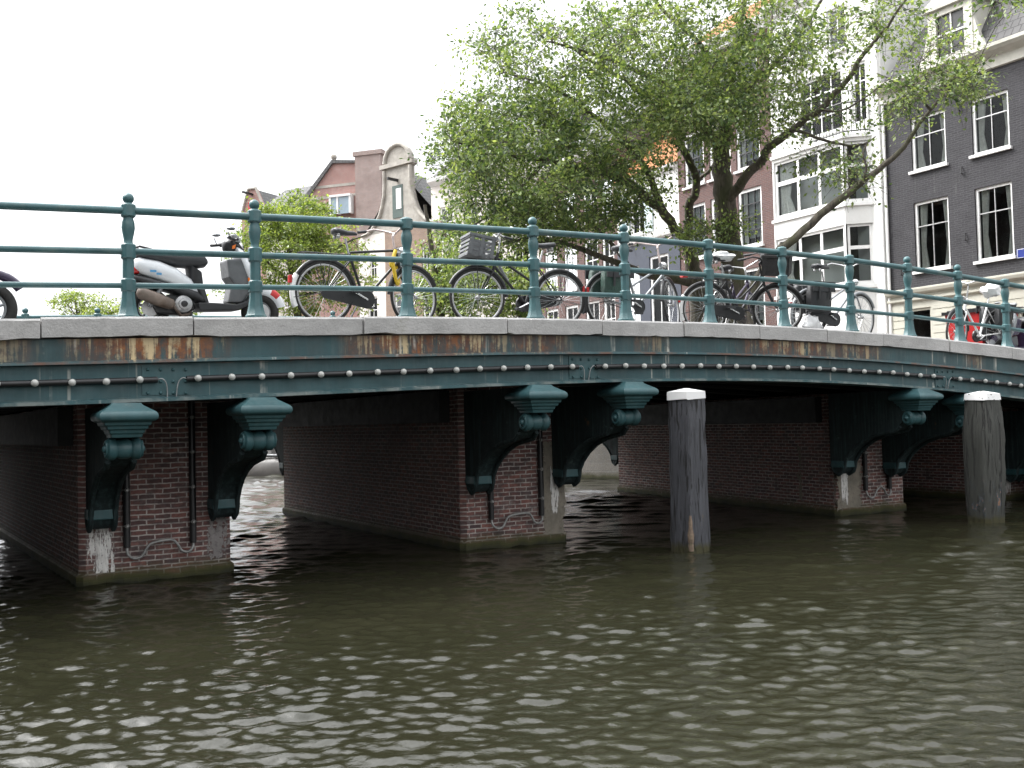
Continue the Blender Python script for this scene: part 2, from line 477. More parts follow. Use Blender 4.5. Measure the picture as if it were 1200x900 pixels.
# coping stones
joints = [XL, -2.6, -.9, .98, 2.28, 3.96, 5.63, 6.89, 8.09, 9.31, 10.51, 11.6, 12.98, 14.4, 15.9, 17.4, 19.0, 20.6, XR]
def coping(y0, y1, y2):
    for a, b in zip(joints[:-1], joints[1:]):
        mb = MB(); n = 14; dz = rnd.uniform(-.008, .008); dy = rnd.uniform(-.012, .012)
        a2, b2 = a+.007, b-.007
        vs = []
        for i in range(n+1):
            x = a2+(b2-a2)*i/n; zt = ztop(x)+dz; e1 = rnd.uniform(-.006, .006); e2 = max(0, rnd.gauss(0, .003))+(.012 if rnd.random() < .03 else 0)+(.008 if i in (0, n) else 0)*rnd.random()
            for y, z in ((y0+dy+(e2 if y0 < 0 else -e2)*.4, zt-CH+.004+e2), (y0+dy+e1*.5, zt-.02+e1*.4), (y0+(.02 if y0 < 0 else -.02)+dy, zt+e1*.3), (y1, zt), (y1, zt-CH+.004)):
                vs.append((x, y, z))
        fs = []
        for i in range(n):
            for k in range(5):
                k2 = (k+1) % 5
                fs.append((i*5+k, i*5+k2, (i+1)*5+k2, (i+1)*5+k))
        fs += [tuple(range(5)), tuple(n*5+k for k in range(5))]
        mb.add(vs, fs)
        mb.build('coping_stone', M['stone'], bridge)
coping(Y0-.13, Y0+.42, 0); coping(YW-.42, YW+.13, 0)

# deck
mb = MB(); xs = np.arange(XL, XR+.01, .5); vs = []
ya, yb = Y0+.42, YW-.42
for x in xs:
    zt = ztop(x)
    for y, z in ((ya, zt-.012), (.6, zt-.004), (.6, zt-.09), (3.2, zt-.05), (5.9, zt-.09), (5.9, zt-.004), (yb, zt-.012), (yb, zt-.22), (ya, zt-.22)):
        vs.append((x, y, z))
n = 9; fs = []
for i in range(len(xs)-1):
    for k in range(n):
        k2 = (k+1) % n; fs.append((i*n+k, i*n+k2, (i+1)*n+k2, (i+1)*n+k))
fs += [tuple(range(n)), tuple((len(xs)-1)*n+k for k in range(n))]
mb.add(vs, fs); mb.build('deck', M['asphalt'], bridge)
# soffit plates and beams under the deck
mb = MB(); vs = []
for x in xs:
    zt = ztop(x)
    for y, z in ((Y0+.03, zt-.34), (YW-.03, zt-.34), (YW-.03, zt-.24), (Y0+.03, zt-.24)): vs.append((x, y, z))
fs = []
for i in range(len(xs)-1):
    for k in range(4):
        k2 = (k+1) % 4; fs.append((i*4+k, i*4+k2, (i+1)*4+k2, (i+1)*4+k))
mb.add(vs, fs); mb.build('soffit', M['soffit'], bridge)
for j in range(7):
    yc = Y0+1.25+j*1.15
    mb = MB(); vs = []
    for x in xs:
        zt, zb = ztop(x)-.34, zbot(x)+.04
        for y, z in ((yc-.1, zb), (yc+.1, zb), (yc+.1, zb+.03), (yc+.02, zb+.04), (yc+.02, zt), (yc-.02, zt), (yc-.02, zb+.04), (yc-.1, zb+.03)): vs.append((x, y, z))
    fs = []; n = 8
    for i in range(len(xs)-1):
        for k in range(n):
            k2 = (k+1) % n; fs.append((i*n+k, i*n+k2, (i+1)*n+k2, (i+1)*n+k))
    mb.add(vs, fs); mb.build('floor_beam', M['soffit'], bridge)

# piers
def pier(x0, x1, x2, x3):
    mb = MB()
    r = .06
    def ring(z, g=0.0):
        a, b, c, d, a2, b2 = x0-g, x1+g, 0.0-g, 7.2+g, x2-g, x3+g
        return [(a+r, c, z), (b-r, c, z), (b, c+r, z), (b2, d-r, z), (b2-r, d, z), (a2+r, d, z), (a2, d-r, z), (a, c+r, z)]
    zs = [(-1.2, .03), (.09, .03), (.12, .0), (1.0, 0), (zbot((x0+x1)/2)+.03, 0)]
    vs = []
    for z, g in zs: vs += ring(z, g)
    n = 8; fs = []
    for i in range(len(zs)-1):
        for k in range(n):
            k2 = (k+1) % n; fs.append((i*n+k, i*n+k2, (i+1)*n+k2, (i+1)*n+k))
    fs += [tuple(range(n)), tuple((len(zs)-1)*n+k for k in range(n))]
    mb.add(vs, fs)
    return mb.build('pier', M['pier_brick'], bridge)
piers = [pier(*p) for p in PIERS]
mb = MB(); mb.box(XA, 26, 0, 7.2, -1.2, 2.0); mb.build('abutment', M['pier_brick'], bridge)
mb = MB(); mb.box(-9, -1.2, -.6, 8.0, -1.2, 1.72); mb.build('abutment', M['pier_brick'], bridge)

# cement-rendered corners and lime runs on the piers: thin skins with broken edges
def skin_mat(name, c1, c2, sx, sz, thr):
    t = NT(name); v = t.coords()
    c = t.mix(t.ramp(t.noise(t.coords('Object', (sx, sx, sz)), 2.0, 6, .75), .35, .62), c1, c2)
    c = t.mix(t.ramp(t.noise(v, 18, 5), .56, .7, 0, .8), c, tuple(x*.4 for x in c1))
    t.base(c); t.b.inputs['Roughness'].default_value = .92
    tc = t.node('ShaderNodeTexCoord'); sp = t.node('ShaderNodeSeparateXYZ'); t.link(tc.outputs['UV'], sp.inputs[0])
    u = t.math('MULTIPLY', t.math('MULTIPLY', sp.outputs['X'], t.math('SUBTRACT', 1.0, sp.outputs['X'])), 4.0)
    w = t.math('MULTIPLY', t.math('MULTIPLY', sp.outputs['Y'], t.math('SUBTRACT', 1.0, sp.outputs['Y'])), 4.0)
    e = t.math('POWER', t.math('MULTIPLY', u, t.math('POWER', w, .5)), .6)
    n = t.noise(t.coords('Object', (sx, sx, sz), (3, 1, 7)), 2.6, 6, .75)
    a = t.ramp(t.math('ADD', t.math('MULTIPLY', e, .8), t.math('MULTIPLY', n, 2.2)), thr, thr+.12)
    tr = t.node('ShaderNodeBsdfTransparent'); mx = t.node('ShaderNodeMixShader')
    t.link(a, mx.inputs[0]); t.link(tr.outputs[0], mx.inputs[1]); t.link(t.b.outputs[0], mx.inputs[2]); t.link(mx.outputs[0], t.out.inputs['Surface'])
    t.bump(n, .5, .01)
    return t.m
M['render'] = skin_mat('cement_render', (.26, .23, .185), (.17, .155, .125), 3, 2.2, 1.32)
M['lime'] = skin_mat('lime_run', (.80, .79, .76), (.55, .53, .50), 9, 1.6, 1.62)
M['smear'] = skin_mat('mortar_smear', (.27, .25, .24), (.20, .185, .18), 5, 3, 1.62)
def skin(name, x0, x1, z0, z1, y, mat, skew=0.0, side=False):
    mb = MB()
    if side: mb.add([(x0, y, z0), (x0+skew, x1, z0), (x0+skew, x1, z1), (x0, y, z1)], [(0, 1, 2, 3)])
    else: mb.add([(x0, y, z0), (x1, y, z0), (x1, y, z1), (x0, y, z1)], [(0, 1, 2, 3)])
    o = mb.build(name, mat, bridge, uv=False)
    l = o.data.uv_layers.new(name='UVMap'); l.data.foreach_set('uv', [0, 0, 1, 0, 1, 1, 0, 1])
    return o
skin('lime_run', 1.52, 1.86, .02, .70, -.004, M['lime'])
skin('render_patch', 6.98, 7.36, .06, 1.30, -.004, M['render'])
skin('lime_run', 7.10, 7.27, .35, 1.0, -.008, M['lime'])
skin('render_patch', 12.28, 12.86, .06, 1.15, -.004, M['render'])
skin('lime_run', 12.36, 12.56, .15, .92, -.008, M['lime'])
skin('lime_run', 16.32, 16.58, .1, .75, -.004, M['lime'])
skin('mortar_smear', 2.72, 3.04, .12, .66, -.004, M['smear'])
skin('render_patch', 12.284, .95, .15, 1.15, -.02, M['render'], .1385, True)
# bearing girders on both flanks of each pier head
for x0, x1, x2, x3 in PIERS:
    for a, b, sg in ((x0, x2, -1), (x1, x3, 1)):
        zt = zbot((x0+x1)/2)-.01; h = .40
        p = Vector((a+(b-a)*.04, .28, 0)); q_ = Vector((a+(b-a)*.96, 6.92, 0))
        mb = MB(); vs = []
        for z in (zt-h, zt):
            vs += [(p.x+sg*.004, p.y, z), (p.x+sg*.15, p.y, z), (q_.x+sg*.15, q_.y, z), (q_.x+sg*.004, q_.y, z)]
        mb.add(vs, [(0, 1, 2, 3), (4, 5, 6, 7), (0, 1, 5, 4), (1, 2, 6, 5), (2, 3, 7, 6), (3, 0, 4, 7)])
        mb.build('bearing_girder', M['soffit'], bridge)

# ornamental brackets
def bracket_meshes(cx, mirror=False):
    zt = zbot(cx)
    z0 = .62+(zt-1.86)*.9
    def Y(y): return y if not mirror else 2*YC-y
    body = MB()
    prof = [(-.0, zt-.02), (-.0, z0+.16), (-.05, z0+.06), (-.13, z0), (-.22, z0+.05), (-.25, z0+.12), (-.27, z0+.21), (-.35, z0+.32), (-.48, z0+.43), (-.66, z0+.53), (-.86, z0+.60), (-1.08, z0+.64), (-1.22, z0+.66), (-1.30, zt-.52), (-1.42, zt-.40), (-1.42, zt-.02)]
    # the solid web, slightly narrower than its moulded edge
    w = .125
    def sweep(mb, p, hw):
        mb.prism([(Y(a), b) for a, b in p], cx-hw, cx+hw, 'x')
    sweep(body, prof, w)
    edge = prof[1:14]
    pts = [(cx, Y(a-.012), b-.012) for a, b in edge]
    for sgn in (-1, 1):
        body.tube([(cx+sgn*(w-.01), p[1], p[2]) for p in pts], .028, 6)
    o = body.build('bracket', M['iron_shaded'], bridge, smooth=40)
    foot = MB()
    foot.box(cx-w-.02, cx+w+.02, min(Y(-.03), Y(-.275)), max(Y(-.03), Y(-.275)), z0+.10, z0+.20)
    foot.build('foot_block', M['iron'], o, bevel=.012)
    cap = MB()
    hx, hy = .145, .16
    yc = -1.50
    steps = [(0.0, .85), (-.02, .95), (-.07, 1.48), (-.082, 1.60), (-.10, 1.69), (-.125, 1.72), (-.15, 1.67), (-.165, 1.54), (-.17, 1.38), (-.20, 1.34), (-.205, 1.22), (-.235, 1.18), (-.24, 1.05), (-.27, 1.01), (-.28, .92), (-.31, .88)]
    steps = [(a, s) for a, s in steps]
    vs = []
    for dz, s in steps:
        for sx, sy in ((-1, -1), (-.0, -1), (1, -1), (1, 0), (1, 1), (0, 1), (-1, 1), (-1, 0)):
            vs.append((cx+sx*hx*s, Y(yc+sy*hy*s), zt+dz-.004))
    fs = []; n = 8
    for i in range(len(steps)-1):
        for k in range(n):
            k2 = (k+1) % n; fs.append((i*n+k, i*n+k2, (i+1)*n+k2, (i+1)*n+k))
    fs += [tuple(range(n)), tuple((len(steps)-1)*n+k for k in range(n))]
    cap.add(vs, fs)
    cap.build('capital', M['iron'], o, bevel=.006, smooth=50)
    sc = MB()
    zc, ys, r = zt-.415, Y(-1.46), .10
    sc.lathe([(.04, -.155), (.075, -.15), (r, -.13), (r, -.085), (r*.78, -.06), (r*.92, -.03), (r*.92, .03), (r*.78, .06), (r, .085), (r, .13), (.075, .15), (.04, .155)], (cx, ys, zc), 20, 'x')
    for sg in (-1, 1):
        sc.sphere((cx+sg*.155, ys, zc), .034, 10, 8)
        sc.torus((cx+sg*.150, ys, zc), .068, .014, 'x', 20, 6)
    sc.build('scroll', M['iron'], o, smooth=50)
BR = [1.67, 2.90, 6.02, 7.28, 12.30, 13.45, 16.45]
for cx in BR: bracket_meshes(cx)
for cx in (1.36, 2.60, 6.04, 7.22, 13.52, 14.68, 16.45): bracket_meshes(cx, True)

# black down-pipes with clamps and the bent steel tube on each pier face
def conduits(x0, x1, pa, pb, za_top, zb_top, zlow=.36, y=0.0):
    for px, zt in ((pa, za_top), (pb, zb_top)):
        mb = MB(); mb.tube([(px, y-.045, zlow), (px, y-.045, zt)], .036, 10)
        o = mb.build('down_pipe', M['pipe'], bridge, smooth=60)
        z = zlow+.22; first = None
        while z < zt-.05:
            if first is None:
                cl = MB(); cl.lathe([(.010, -.012), (.022, 0), (.024, .01), (.040, .04)], (0, 0, 0), 10, 'y'); k = first = cl.build('clamp', M['galv'], o, smooth=40)
            else:
                k = first.copy(); COL.objects.link(k); k.parent = o
            k.location = (px, y-.085, z); z += .37
    d = .02
    mb = MB(); yy = y-.05
    L = [(pa, yy, zlow-.01), (pa+.005, yy-.02, zlow-.07), (pa+.06, yy-.03, zlow-.115), (pa+.14, yy-.03, zlow-.10), (pa+.19, yy-.03, zlow-.02), (pa+.25, yy-.03, zlow+.03)]
    Rr = [(pb-.24, yy-.03, zlow+.05), (pb-.17, yy-.03, zlow+.0), (pb-.13, yy-.03, zlow-.07), (pb-.06, yy-.03, zlow-.09), (pb-.01, yy-.02, zlow-.05), (pb, yy, zlow)]
    mb.tube(smooth_path(L+Rr, 3), .015, 8); mb.build('bent_tube', M['galv'], bridge, smooth=60)
conduits(1.48, 3.02, 1.93, 2.60, 1.35, 1.92)
conduits(5.84, 7.33, 6.22, 6.95, 1.40, 1.75)
conduits(12.29, 13.84, 12.88, 13.42, 1.3, 1.7)

# ------------------------------------------------------------------ railings
POST_X = [-2.3, -.95, .42, 1.74, 2.93, 4.55, 6.13, 7.40, 8.70, 9.97, 11.23, 12.41, 13.52, 14.63, 15.75, 16.9, 18.1]
NOBALL = {4.55, 8.70, 9.97, 11.23, 14.63, 16.9}
YP = Y0+.10
RZ = ((1.01, .036), (.63, .031), (.315, .027))
def post_mesh(ball):
    mb = MB()
    mb.lathe([(.105, 0), (.105, .03), (.088, .05), (.072, .12), (.062, .2), (.058, .27)], n=8)
    mb.lathe([(.052, .26), (.052, .70)], n=8)
    for z, h in ((.315, .05), (.63, .06), (1.01, .05)):
        mb.lathe([(.056, z-h-.012), (.068, z-h), (.068, z+h), (.056, z+h+.012)], n=8)
    mb.lathe([(.05, .69), (.040, .72), (.040, .74), (.052, .80), (.060, .85), (.056, .90), (.044, .94), (.05, .97)], n=14)
    if ball:
        mb.lathe([(.05, 1.06), (.038, 1.075), (.032, 1.09)], n=12)
        mb.sphere((0, 0, 1.125), .052, 14, 10)
    else:
        mb.lathe([(.06, 1.06), (.05, 1.075), (.02, 1.085)], n=8)
    return mb
def railing(name, label, yp):
    root = empty(name, (0, yp, 0)); tag(root, label, 'railing', 'bridge railings')
    protos = {}
    for x in POST_X:
        ball = x not in NOBALL
        if ball not in protos:
            o = post_mesh(ball).build('railing_post', M['rail'], root, smooth=35); protos[ball] = o
        else:
            o = protos[ball].copy(); COL.objects.link(o); o.parent = root
        o.location = (x, 0, ztop(x)); o.rotation_euler = (0, R(rnd.uniform(-.7, .7)), R(22.5))
    for z, r in RZ:
        pts = [(x, 0, ztop(x)+z+rnd.uniform(-.004, .004)) for x in POST_X]
        pts = [(-3.6, 0, ztop(-3.6)+z)]+pts+[(20.5, 0, ztop(20.5)+z)]
        mb = MB(); mb.tube(pts, r, 10); mb.build('rail', M['rail'], root, smooth=60)
    return root
railing('bridge_railing', 'teal iron railing with three rails and ball-topped posts along the near edge of the bridge', YP)
railing('bridge_railing', 'matching teal railing on the far edge of the bridge, mostly hidden behind the parked bicycles', YW-.10)

# ------------------------------------------------------------------ strings of bulbs
def zl(x): return zbot(x)+(ztop(x)-CH-zbot(x))*.34
def light_string(xa, xb, step, label):
    root = empty('light_string', (xa, Y0-.07, zl(xa))); tag(root, label, 'string light', 'strings of round bulbs along the bridge girder')
    def L(x, dy=0, dz=0): return (x-xa, dy, zl(x)-zl(xa)+dz)
    n = max(2, int((xb-xa)/.5))
    mb = MB(); mb.tube([L(xa+(xb-xa)*i/n) for i in range(n+1)], .028, 8)
    mb.build('conduit', M['pipe'], root, smooth=60)
    x = xa+.1; first = None
    while x < xb-.04:
        if first is None:
            mb = MB(); mb.sphere((0, -.052, 0), .033, 12, 8)
            first = mb.build('bulb', M['bulb'], root, smooth=60); b = first
            k = MB(); k.lathe([(.024, .0), (.026, -.028), (.018, -.034)], (0, 0, 0), 10, 'y'); k.build('bulb_holder', M['socket'], first, smooth=40)
        else:
            b = copy_tree(first, root)
        b.location = L(x+rnd.uniform(-.012, .012), 0, rnd.uniform(-.006, .006)); x += step
    for sg, xe in ((-1, xa), (1, xb)):
        mb = MB()
        c = L(xe)
        mb.tube(smooth_path([(c[0], -.0, c[2]), (c[0]+sg*.035, -.015, c[2]+.01), (c[0]+sg*.07, -.01, c[2]-.02), (c[0]+sg*.085, .0, c[2]-.08), (c[0]+sg*.09, .02, c[2]-.17)], 3), .006, 6)
        mb.build('end_cable', M['cable'], root, smooth=60)
light_string(-2.9, 1.96, .287, 'leftmost string of round bulbs on the girder, ending above the left brick pier')
light_string(2.22, 6.58, .297, 'string of round bulbs on the girder between the left and the middle brick pier')
light_string(6.82, 12.86, .285, 'long string of round bulbs on the girder from the middle pier to the right pier')
light_string(13.08, 18.3, .285, 'rightmost string of round bulbs on the girder above the second mooring post')
# ================================================================== WATER
def water_mat():
    t = NT('canal_water'); v = t.coords()
    c = t.mix(t.ramp(t.noise(v, .35, 3), .35, .65), (.0140, .0142, .0078), (.018, .0178, .0100))
    t.base(c)
    t.b.inputs['Roughness'].default_value = .05; t.b.inputs['IOR'].default_value = 1.333
    t.bump(t.math('ADD', t.noise(t.coords('Object', (1, 1, 1)), 14, 4, .6, .4), t.math('MULTIPLY', t.noise(v, 30, 3, .6), .35)), .42, .010)
    return t.m
M['water'] = water_mat()
def make_water():
    q = np.random.default_rng(11)
    # tessellation finer where the ripples are seen from close by
    ang = np.linspace(R(-9), R(69), 1000); rad = [1.3]
    while rad[-1] < 90: rad.append(rad[-1]*1.0036)
    A, D = np.meshgrid(ang, np.array(rad))
    X = D*np.sin(A); Y = -11.4+D*np.cos(A)
    Z = np.zeros_like(X); base = R(30); cell = D*.0036
    N = 120
    for i in range(N+50):
        lam = math.exp(q.uniform(math.log(.055), math.log(.28)) if i < N else q.uniform(math.log(.28), math.log(1.0)))
        th = base+q.normal()*R(30)+(PI if q.random() < .3 else 0)
        k = 2*PI/lam
        amp = (.028 if i < N else .022)*lam/math.sqrt(N)*2.0
        wx, wy, wp = q.normal()*.9, q.normal()*.9, q.uniform(0, 6.28)
        ph = q.uniform(0, 2*PI)+1.8*np.sin(wx*X+wy*Y+wp)
        w = np.sin(k*(np.sin(th)*X+np.cos(th)*Y)+ph)
        Z += amp*w*np.clip(lam/cell/2-1.2, 0, 1)*(1.0 if i < N else np.clip((D-5)/9, .2, 1.7))
    g = .78+.30*np.sin(.35*X+.22*Y+1.0)*np.sin(.18*X-.41*Y+.3)+.22*np.sin(.9*X+.5*Y)*np.sin(.6*X-.8*Y)
    shelter = np.clip(1.0-.15*np.exp(-((Y-1)/5)**2), 0, 1)
    Z = Z*g*shelter
    Z = Z+6.0*np.maximum(Z, 0)**2
    me = bpy.data.meshes.new('canal_water')
    ny, nx = X.shape
    co = np.stack([X, Y, Z], -1).reshape(-1, 3).astype('f')
    idx = np.arange(nx*ny).reshape(ny, nx)
    F = np.stack([idx[:-1, :-1], idx[1:, :-1], idx[1:, 1:], idx[:-1, 1:]], -1).reshape(-1, 4)[:, ::-1]
    me.vertices.add(len(co)); me.vertices.foreach_set('co', co.ravel())
    me.loops.add(F.size); me.loops.foreach_set('vertex_index', np.ascontiguousarray(F).ravel().astype('i'))
    me.polygons.add(len(F)); me.polygons.foreach_set('loop_start', np.arange(0, F.size, 4, dtype='i'))
    me.update(); me.polygons.foreach_set('use_smooth', np.ones(len(F), bool))
    me.materials.append(M['water'])
    o = bpy.data.objects.new('canal_water', me); COL.objects.link(o); structure(o)
make_water()
mb = MB(); mb.add([(-400, -400, -.12), (400, -400, -.12), (400, 500, -.12), (-400, 500, -.12)], [(0, 1, 2, 3)])
structure(mb.build('far_water', M['water']))

# ================================================================== GROUND AND QUAYS
GZ = 1.45
M['paving'] = pm('street_paving', (.16, .14, .13), .9, .3, 4, bump=.3)
# canal edge on the right bank: straight to Y=10, then the canal bends to the left
QR = [(26, -150), (22, -30), (20, -1.5), (16.3, -.8), (16.3, 10), (9.6, 29), (2.0, 50), (-14, 82), (-60, 130), (-150, 170)]
mb = MB(); n = len(QR)
outer = [(500, -150)]+[(500, 600)]+[(-150, 600)]
poly = [(x+.35, y) for x, y in QR]
mb.add([(x, y, GZ) for x, y in poly]+[(-150, 600, GZ), (500, 600, GZ), (500, -150, GZ)], [tuple(range(n+3))[::-1]])
structure(mb.build('quay_street', M['paving']))
QL = [(-6, -150), (-3.5, -12), (-1.2, -.5), (-1.2, 12), (-16, 45), (-40, 80), (-160, 140)]
mb = MB(); n = len(QL)
mb.add([(x, y, GZ) for x, y in QL]+[(-500, 140, GZ), (-500, -150, GZ)], [tuple(range(n+2))])
structure(mb.build('far_bank_street', M['paving']))
M['quay'] = brick_mat('quay_masonry', (.26, .24, .21), (.20, .185, .165), (.24, .23, .21), .55, .22, .012, moss=(.05, .05, .02), stains=.5)
def quay(path, name, label, side):
    mb = MB(); n = len(path); vs = []
    for x, y in path:
        for dx, z in ((0, -1), (0, GZ+.02), (side*.45, GZ+.02), (side*.45, -1)): vs.append((x+dx, y, z))
    fs = []
    for i in range(n-1):
        for k in range(4):
            k2 = (k+1) % 4; fs.append((i*4+k, i*4+k2, (i+1)*4+k2, (i+1)*4+k))
    fs += [(0, 1, 2, 3), tuple((n-1)*4+k for k in range(4))]
    mb.add(vs, fs); o = mb.build(name, M['quay']); tag(o, label, 'quay wall')
    return o
quay(QR[4:], 'quay_wall', 'pale stone quay wall seen through the bridge openings, along the far right bank', 1)
quay(QR[:4], 'quay_wall', 'near quay wall right of the bridge, beyond the rightmost brick abutment', 1)
quay(QL, 'quay_wall', 'quay wall on the left bank beyond the left end of the bridge', -1)

# moored boat lying against the quay behind the bridge
def boat():
    root = empty('moored_boat', (10.0, 24.5, 0), R(109.5))
    tag(root, 'low dark moored boat seen through the left bridge opening', 'boat')
    mb = MB(); secs = []
    for x, hw, hz in ((-3.2, .55, .62), (-2.6, .85, .6), (0, 1.0, .55), (2.0, .9, .6), (2.9, .5, .7), (3.4, .06, .8)):
        secs.append(((x, 0, .1), hw, hz, 0, 3))
    mb.loft(secs, 16); mb.build('hull', pm('boat_hull', (.07, .065, .06), .5, .3, 3), root, smooth=50)
    mb = MB(); mb.box(-2.4, .6, -.62, .62, .5, 1.05); mb.build('cabin', pm('boat_cabin', (.16, .155, .15), .5, .2, 3), root, bevel=.06)
    mb = MB(); mb.tube([(-3.1, -.6, .66), (0, -1.0, .68), (2.2, -.85, .74), (3.3, 0, .88), (2.2, .85, .74), (0, 1.0, .68), (-3.1, .6, .66)], .05, 8)
    mb.build('rubbing_strake', M['grey_plastic'], root, smooth=60)
boat()

# ================================================================== MOORING POSTS
def wood_mat(name, tint, paint):
    t = NT(name); v = t.coords('Object', (9, 9, .7))
    n = t.noise(v, 2.6, 6, .7, .4)
    c = t.mix(t.ramp(n, .3, .7), tuple(x*.6 for x in tint), tuple(x*1.5 for x in tint))
    cr = t.noise(t.coords('Object', (13, 13, .8)), 2.0, 3, .5, 1.0)
    c = t.mix(t.ramp(cr, .57, .63, 0, .9), c, (.012, .011, .010))
    z = t.z(); v2 = t.coords('Object', (6, 6, 1.6))
    low = t.ramp(t.math('ADD', z, t.ramp(t.noise(v2, 1.5, 5), 0, 1, -.35, .35)), .35, .65, 1, 0)
    pn = t.noise(t.coords('Object', (6, 6, 2.6), (2, 5, 1)), 1.6, 5, .7)
    for col, lo in paint:
        c = t.mix(t.math('MULTIPLY', low, t.ramp(pn, lo, lo+.02)), c, col)
    tide = t.ramp(t.math('ADD', z, t.ramp(t.noise(t.coords(), 9, 4), 0, 1, -.07, .07)), .05, .12, 1, 0)
    c = t.mix(tide, c, (.045, .042, .014))
    t.base(c); t.b.inputs['Roughness'].default_value = .7
    t.bump(t.math('SUBTRACT', n, t.math('MULTIPLY', t.ramp(cr, .56, .66), 1.4)), .9, .025)
    return t.m
def mooring_post(loc, label, hs, h, rz, lean, mat, split):
    root = empty('mooring_post', loc, rz, lean[0], lean[1]); tag(root, label, 'mooring post', 'wooden mooring posts in front of the bridge')
    mb = MB(); q = random.Random(int(loc[0]*10)); secs = np.linspace(-1.2, h, 24); n = 16; vs = []
    for z in secs:
        w = np.interp(z, [a for a, b in hs], [b for a, b in hs])
        pts = []
        for sx, sy in ((-1, -1), (1, -1), (1, 1), (-1, 1)):
            c = split
            if sx*sy > 0: pr = [(sx*w, sy*w*c), (sx*w*(c+1)/2*1.02, sy*w*(c+1)/2*1.02), (sx*w*c, sy*w), (0, sy*w)]
            else: pr = [(sx*w*c, sy*w), (sx*w*(c+1)/2*1.02, sy*w*(c+1)/2*1.02), (sx*w, sy*w*c), (sx*w, 0)]
            pts += pr
        for x, y in pts:
            vs.append((x+q.uniform(-.009, .009), y+q.uniform(-.009, .009), z))
    n = 16; fs = []
    for i in range(len(secs)-1):
        for k in range(n):
            k2 = (k+1) % n; fs.append((i*n+k, i*n+k2, (i+1)*n+k2, (i+1)*n+k))
    fs += [tuple(range(n)), tuple((len(secs)-1)*n+k for k in range(n))]
    mb.add(vs, fs); mb.build('shaft', mat, root, smooth=22)
    mb = MB(); c = split; wl = np.interp(h-.10, [a for a, b in hs], [b for a, b in hs])+.012; wt = hs[-1][1]+.010
    def ring(w):
        L = []
        for sx, sy in ((-1, -1), (1, -1), (1, 1), (-1, 1)):
            m = (sx*w*(c+1)/2*1.02, sy*w*(c+1)/2*1.02)
            L += ([(sx*w, sy*w*c), m, (sx*w*c, sy*w)] if sx*sy > 0 else [(sx*w*c, sy*w), m, (sx*w, sy*w*c)])
        return L
    vs = [(x, y, h-.085+q.uniform(-.012, .012)) for x, y in ring(wl)]+[(x, y, h+.005) for x, y in ring(wt)]+[(x*.10, y*.10, h+.045) for x, y in ring(wt)]
    fs = [tuple(range(12))]
    for r in range(2):
        for k in range(12):
            k2 = (k+1) % 12; fs.append((r*12+k, r*12+k2, (r+1)*12+k2, (r+1)*12+k))
    fs.append(tuple(range(24, 36)))
    mb.add(vs, fs); mb.build('white_cap', M['cap'], root)
    return root
def cap_mat(wear):
    t = NT('white_cap_paint'); v = t.coords('Object', (5, 5, 9))
    c = t.mix(t.ramp(t.noise(v, 2.2, 5, .7), wear, wear+.02), (.80, .80, .79), (.10, .095, .08))
    t.base(c); t.b.inputs['Roughness'].default_value = .6; return t.m
M['cap'] = cap_mat(.74)
p1 = mooring_post((7.92, -1.78, 0), 'square dark tarred mooring post with clean white top before the middle span', [(-1.2, .168), (.0, .165), (.6, .158), (1.9, .150)], 1.86, R(8), (R(.6), R(-.5)),
    wood_mat('tarred_wood', (.056, .058, .066), [((.10, .085, .07), .665)]), .93)
mb = MB(); cx_, cy_ = -.155, -.155
for k, (z0, z1, w) in enumerate(((.02, .16, .030), (.12, .30, .036), (.26, .43, .022))):
    mb.loft([((cx_*.97, cy_*.97, z0), w, w*.8, R(90), 2.2), ((cx_*.98, cy_*.98, (z0+z1)/2), w*1.15, w*.9, R(90), 2.2), ((cx_*.96, cy_*.96, z1), w*.6, w*.5, R(90), 2.2)], 8)
mb.build('split_wood', pm('raw_split_wood', (.17, .125, .09), .8, .5, 16, bump=.6, dirt=(.07, .08, .03)), p1, smooth=40)
M['cap'] = cap_mat(.60)
p2 = mooring_post((13.02, -2.02, 0), 'weathered greenish mooring post with chipped white top and blue and orange paint remnants', [(-1.2, .185), (.0, .19), (.5, .21), (1.2, .22), (1.6, .19), (1.82, .175)], 1.79, R(-4), (R(.3), R(.4)),
    wood_mat('weathered_wood', (.042, .044, .038), [((.045, .075, .10), .56), ((.22, .12, .075), .60), ((.055, .06, .055), .66)]), .72)

# ================================================================== HOUSES
def glass_mat(name, tint=(.02, .022, .024), alpha=.35):
    t = NT(name)
    tr = t.node('ShaderNodeBsdfTransparent'); tr.inputs[0].default_value = (.62, .66, .66, 1)
    gl = t.node('ShaderNodeBsdfGlossy'); gl.inputs['Roughness'].default_value = .03
    gl.inputs[0].default_value = (.85, .88, .9, 1)
    fr = t.node('ShaderNodeFresnel'); fr.inputs['IOR'].default_value = 1.27
    v = t.coords()
    bp = t.node('ShaderNodeBump'); bp.inputs['Strength'].default_value = .08; bp.inputs['Distance'].default_value = .03
    t.link(t.noise(v, 2.5, 2), bp.inputs['Height']); t.link(bp.outputs[0], gl.inputs['Normal']); t.link(bp.outputs[0], fr.inputs['Normal'])
    mx = t.node('ShaderNodeMixShader'); t.link(fr.outputs[0], mx.inputs[0]); t.link(tr.outputs[0], mx.inputs[1]); t.link(gl.outputs[0], mx.inputs[2])
    t.link(mx.outputs[0], t.out.inputs['Surface'])
    return t.m
M['glass'] = glass_mat('window_glass')
M['interior'] = pm('dim_room', (.055, .048, .042), .95, .5, 1.2)
M['net_curtain'] = pm('net_curtain', (.30, .32, .32), .9, .3, 3)
M['curtain'] = pm('white_curtain', (.80, .78, .74), .9, .15, 14)
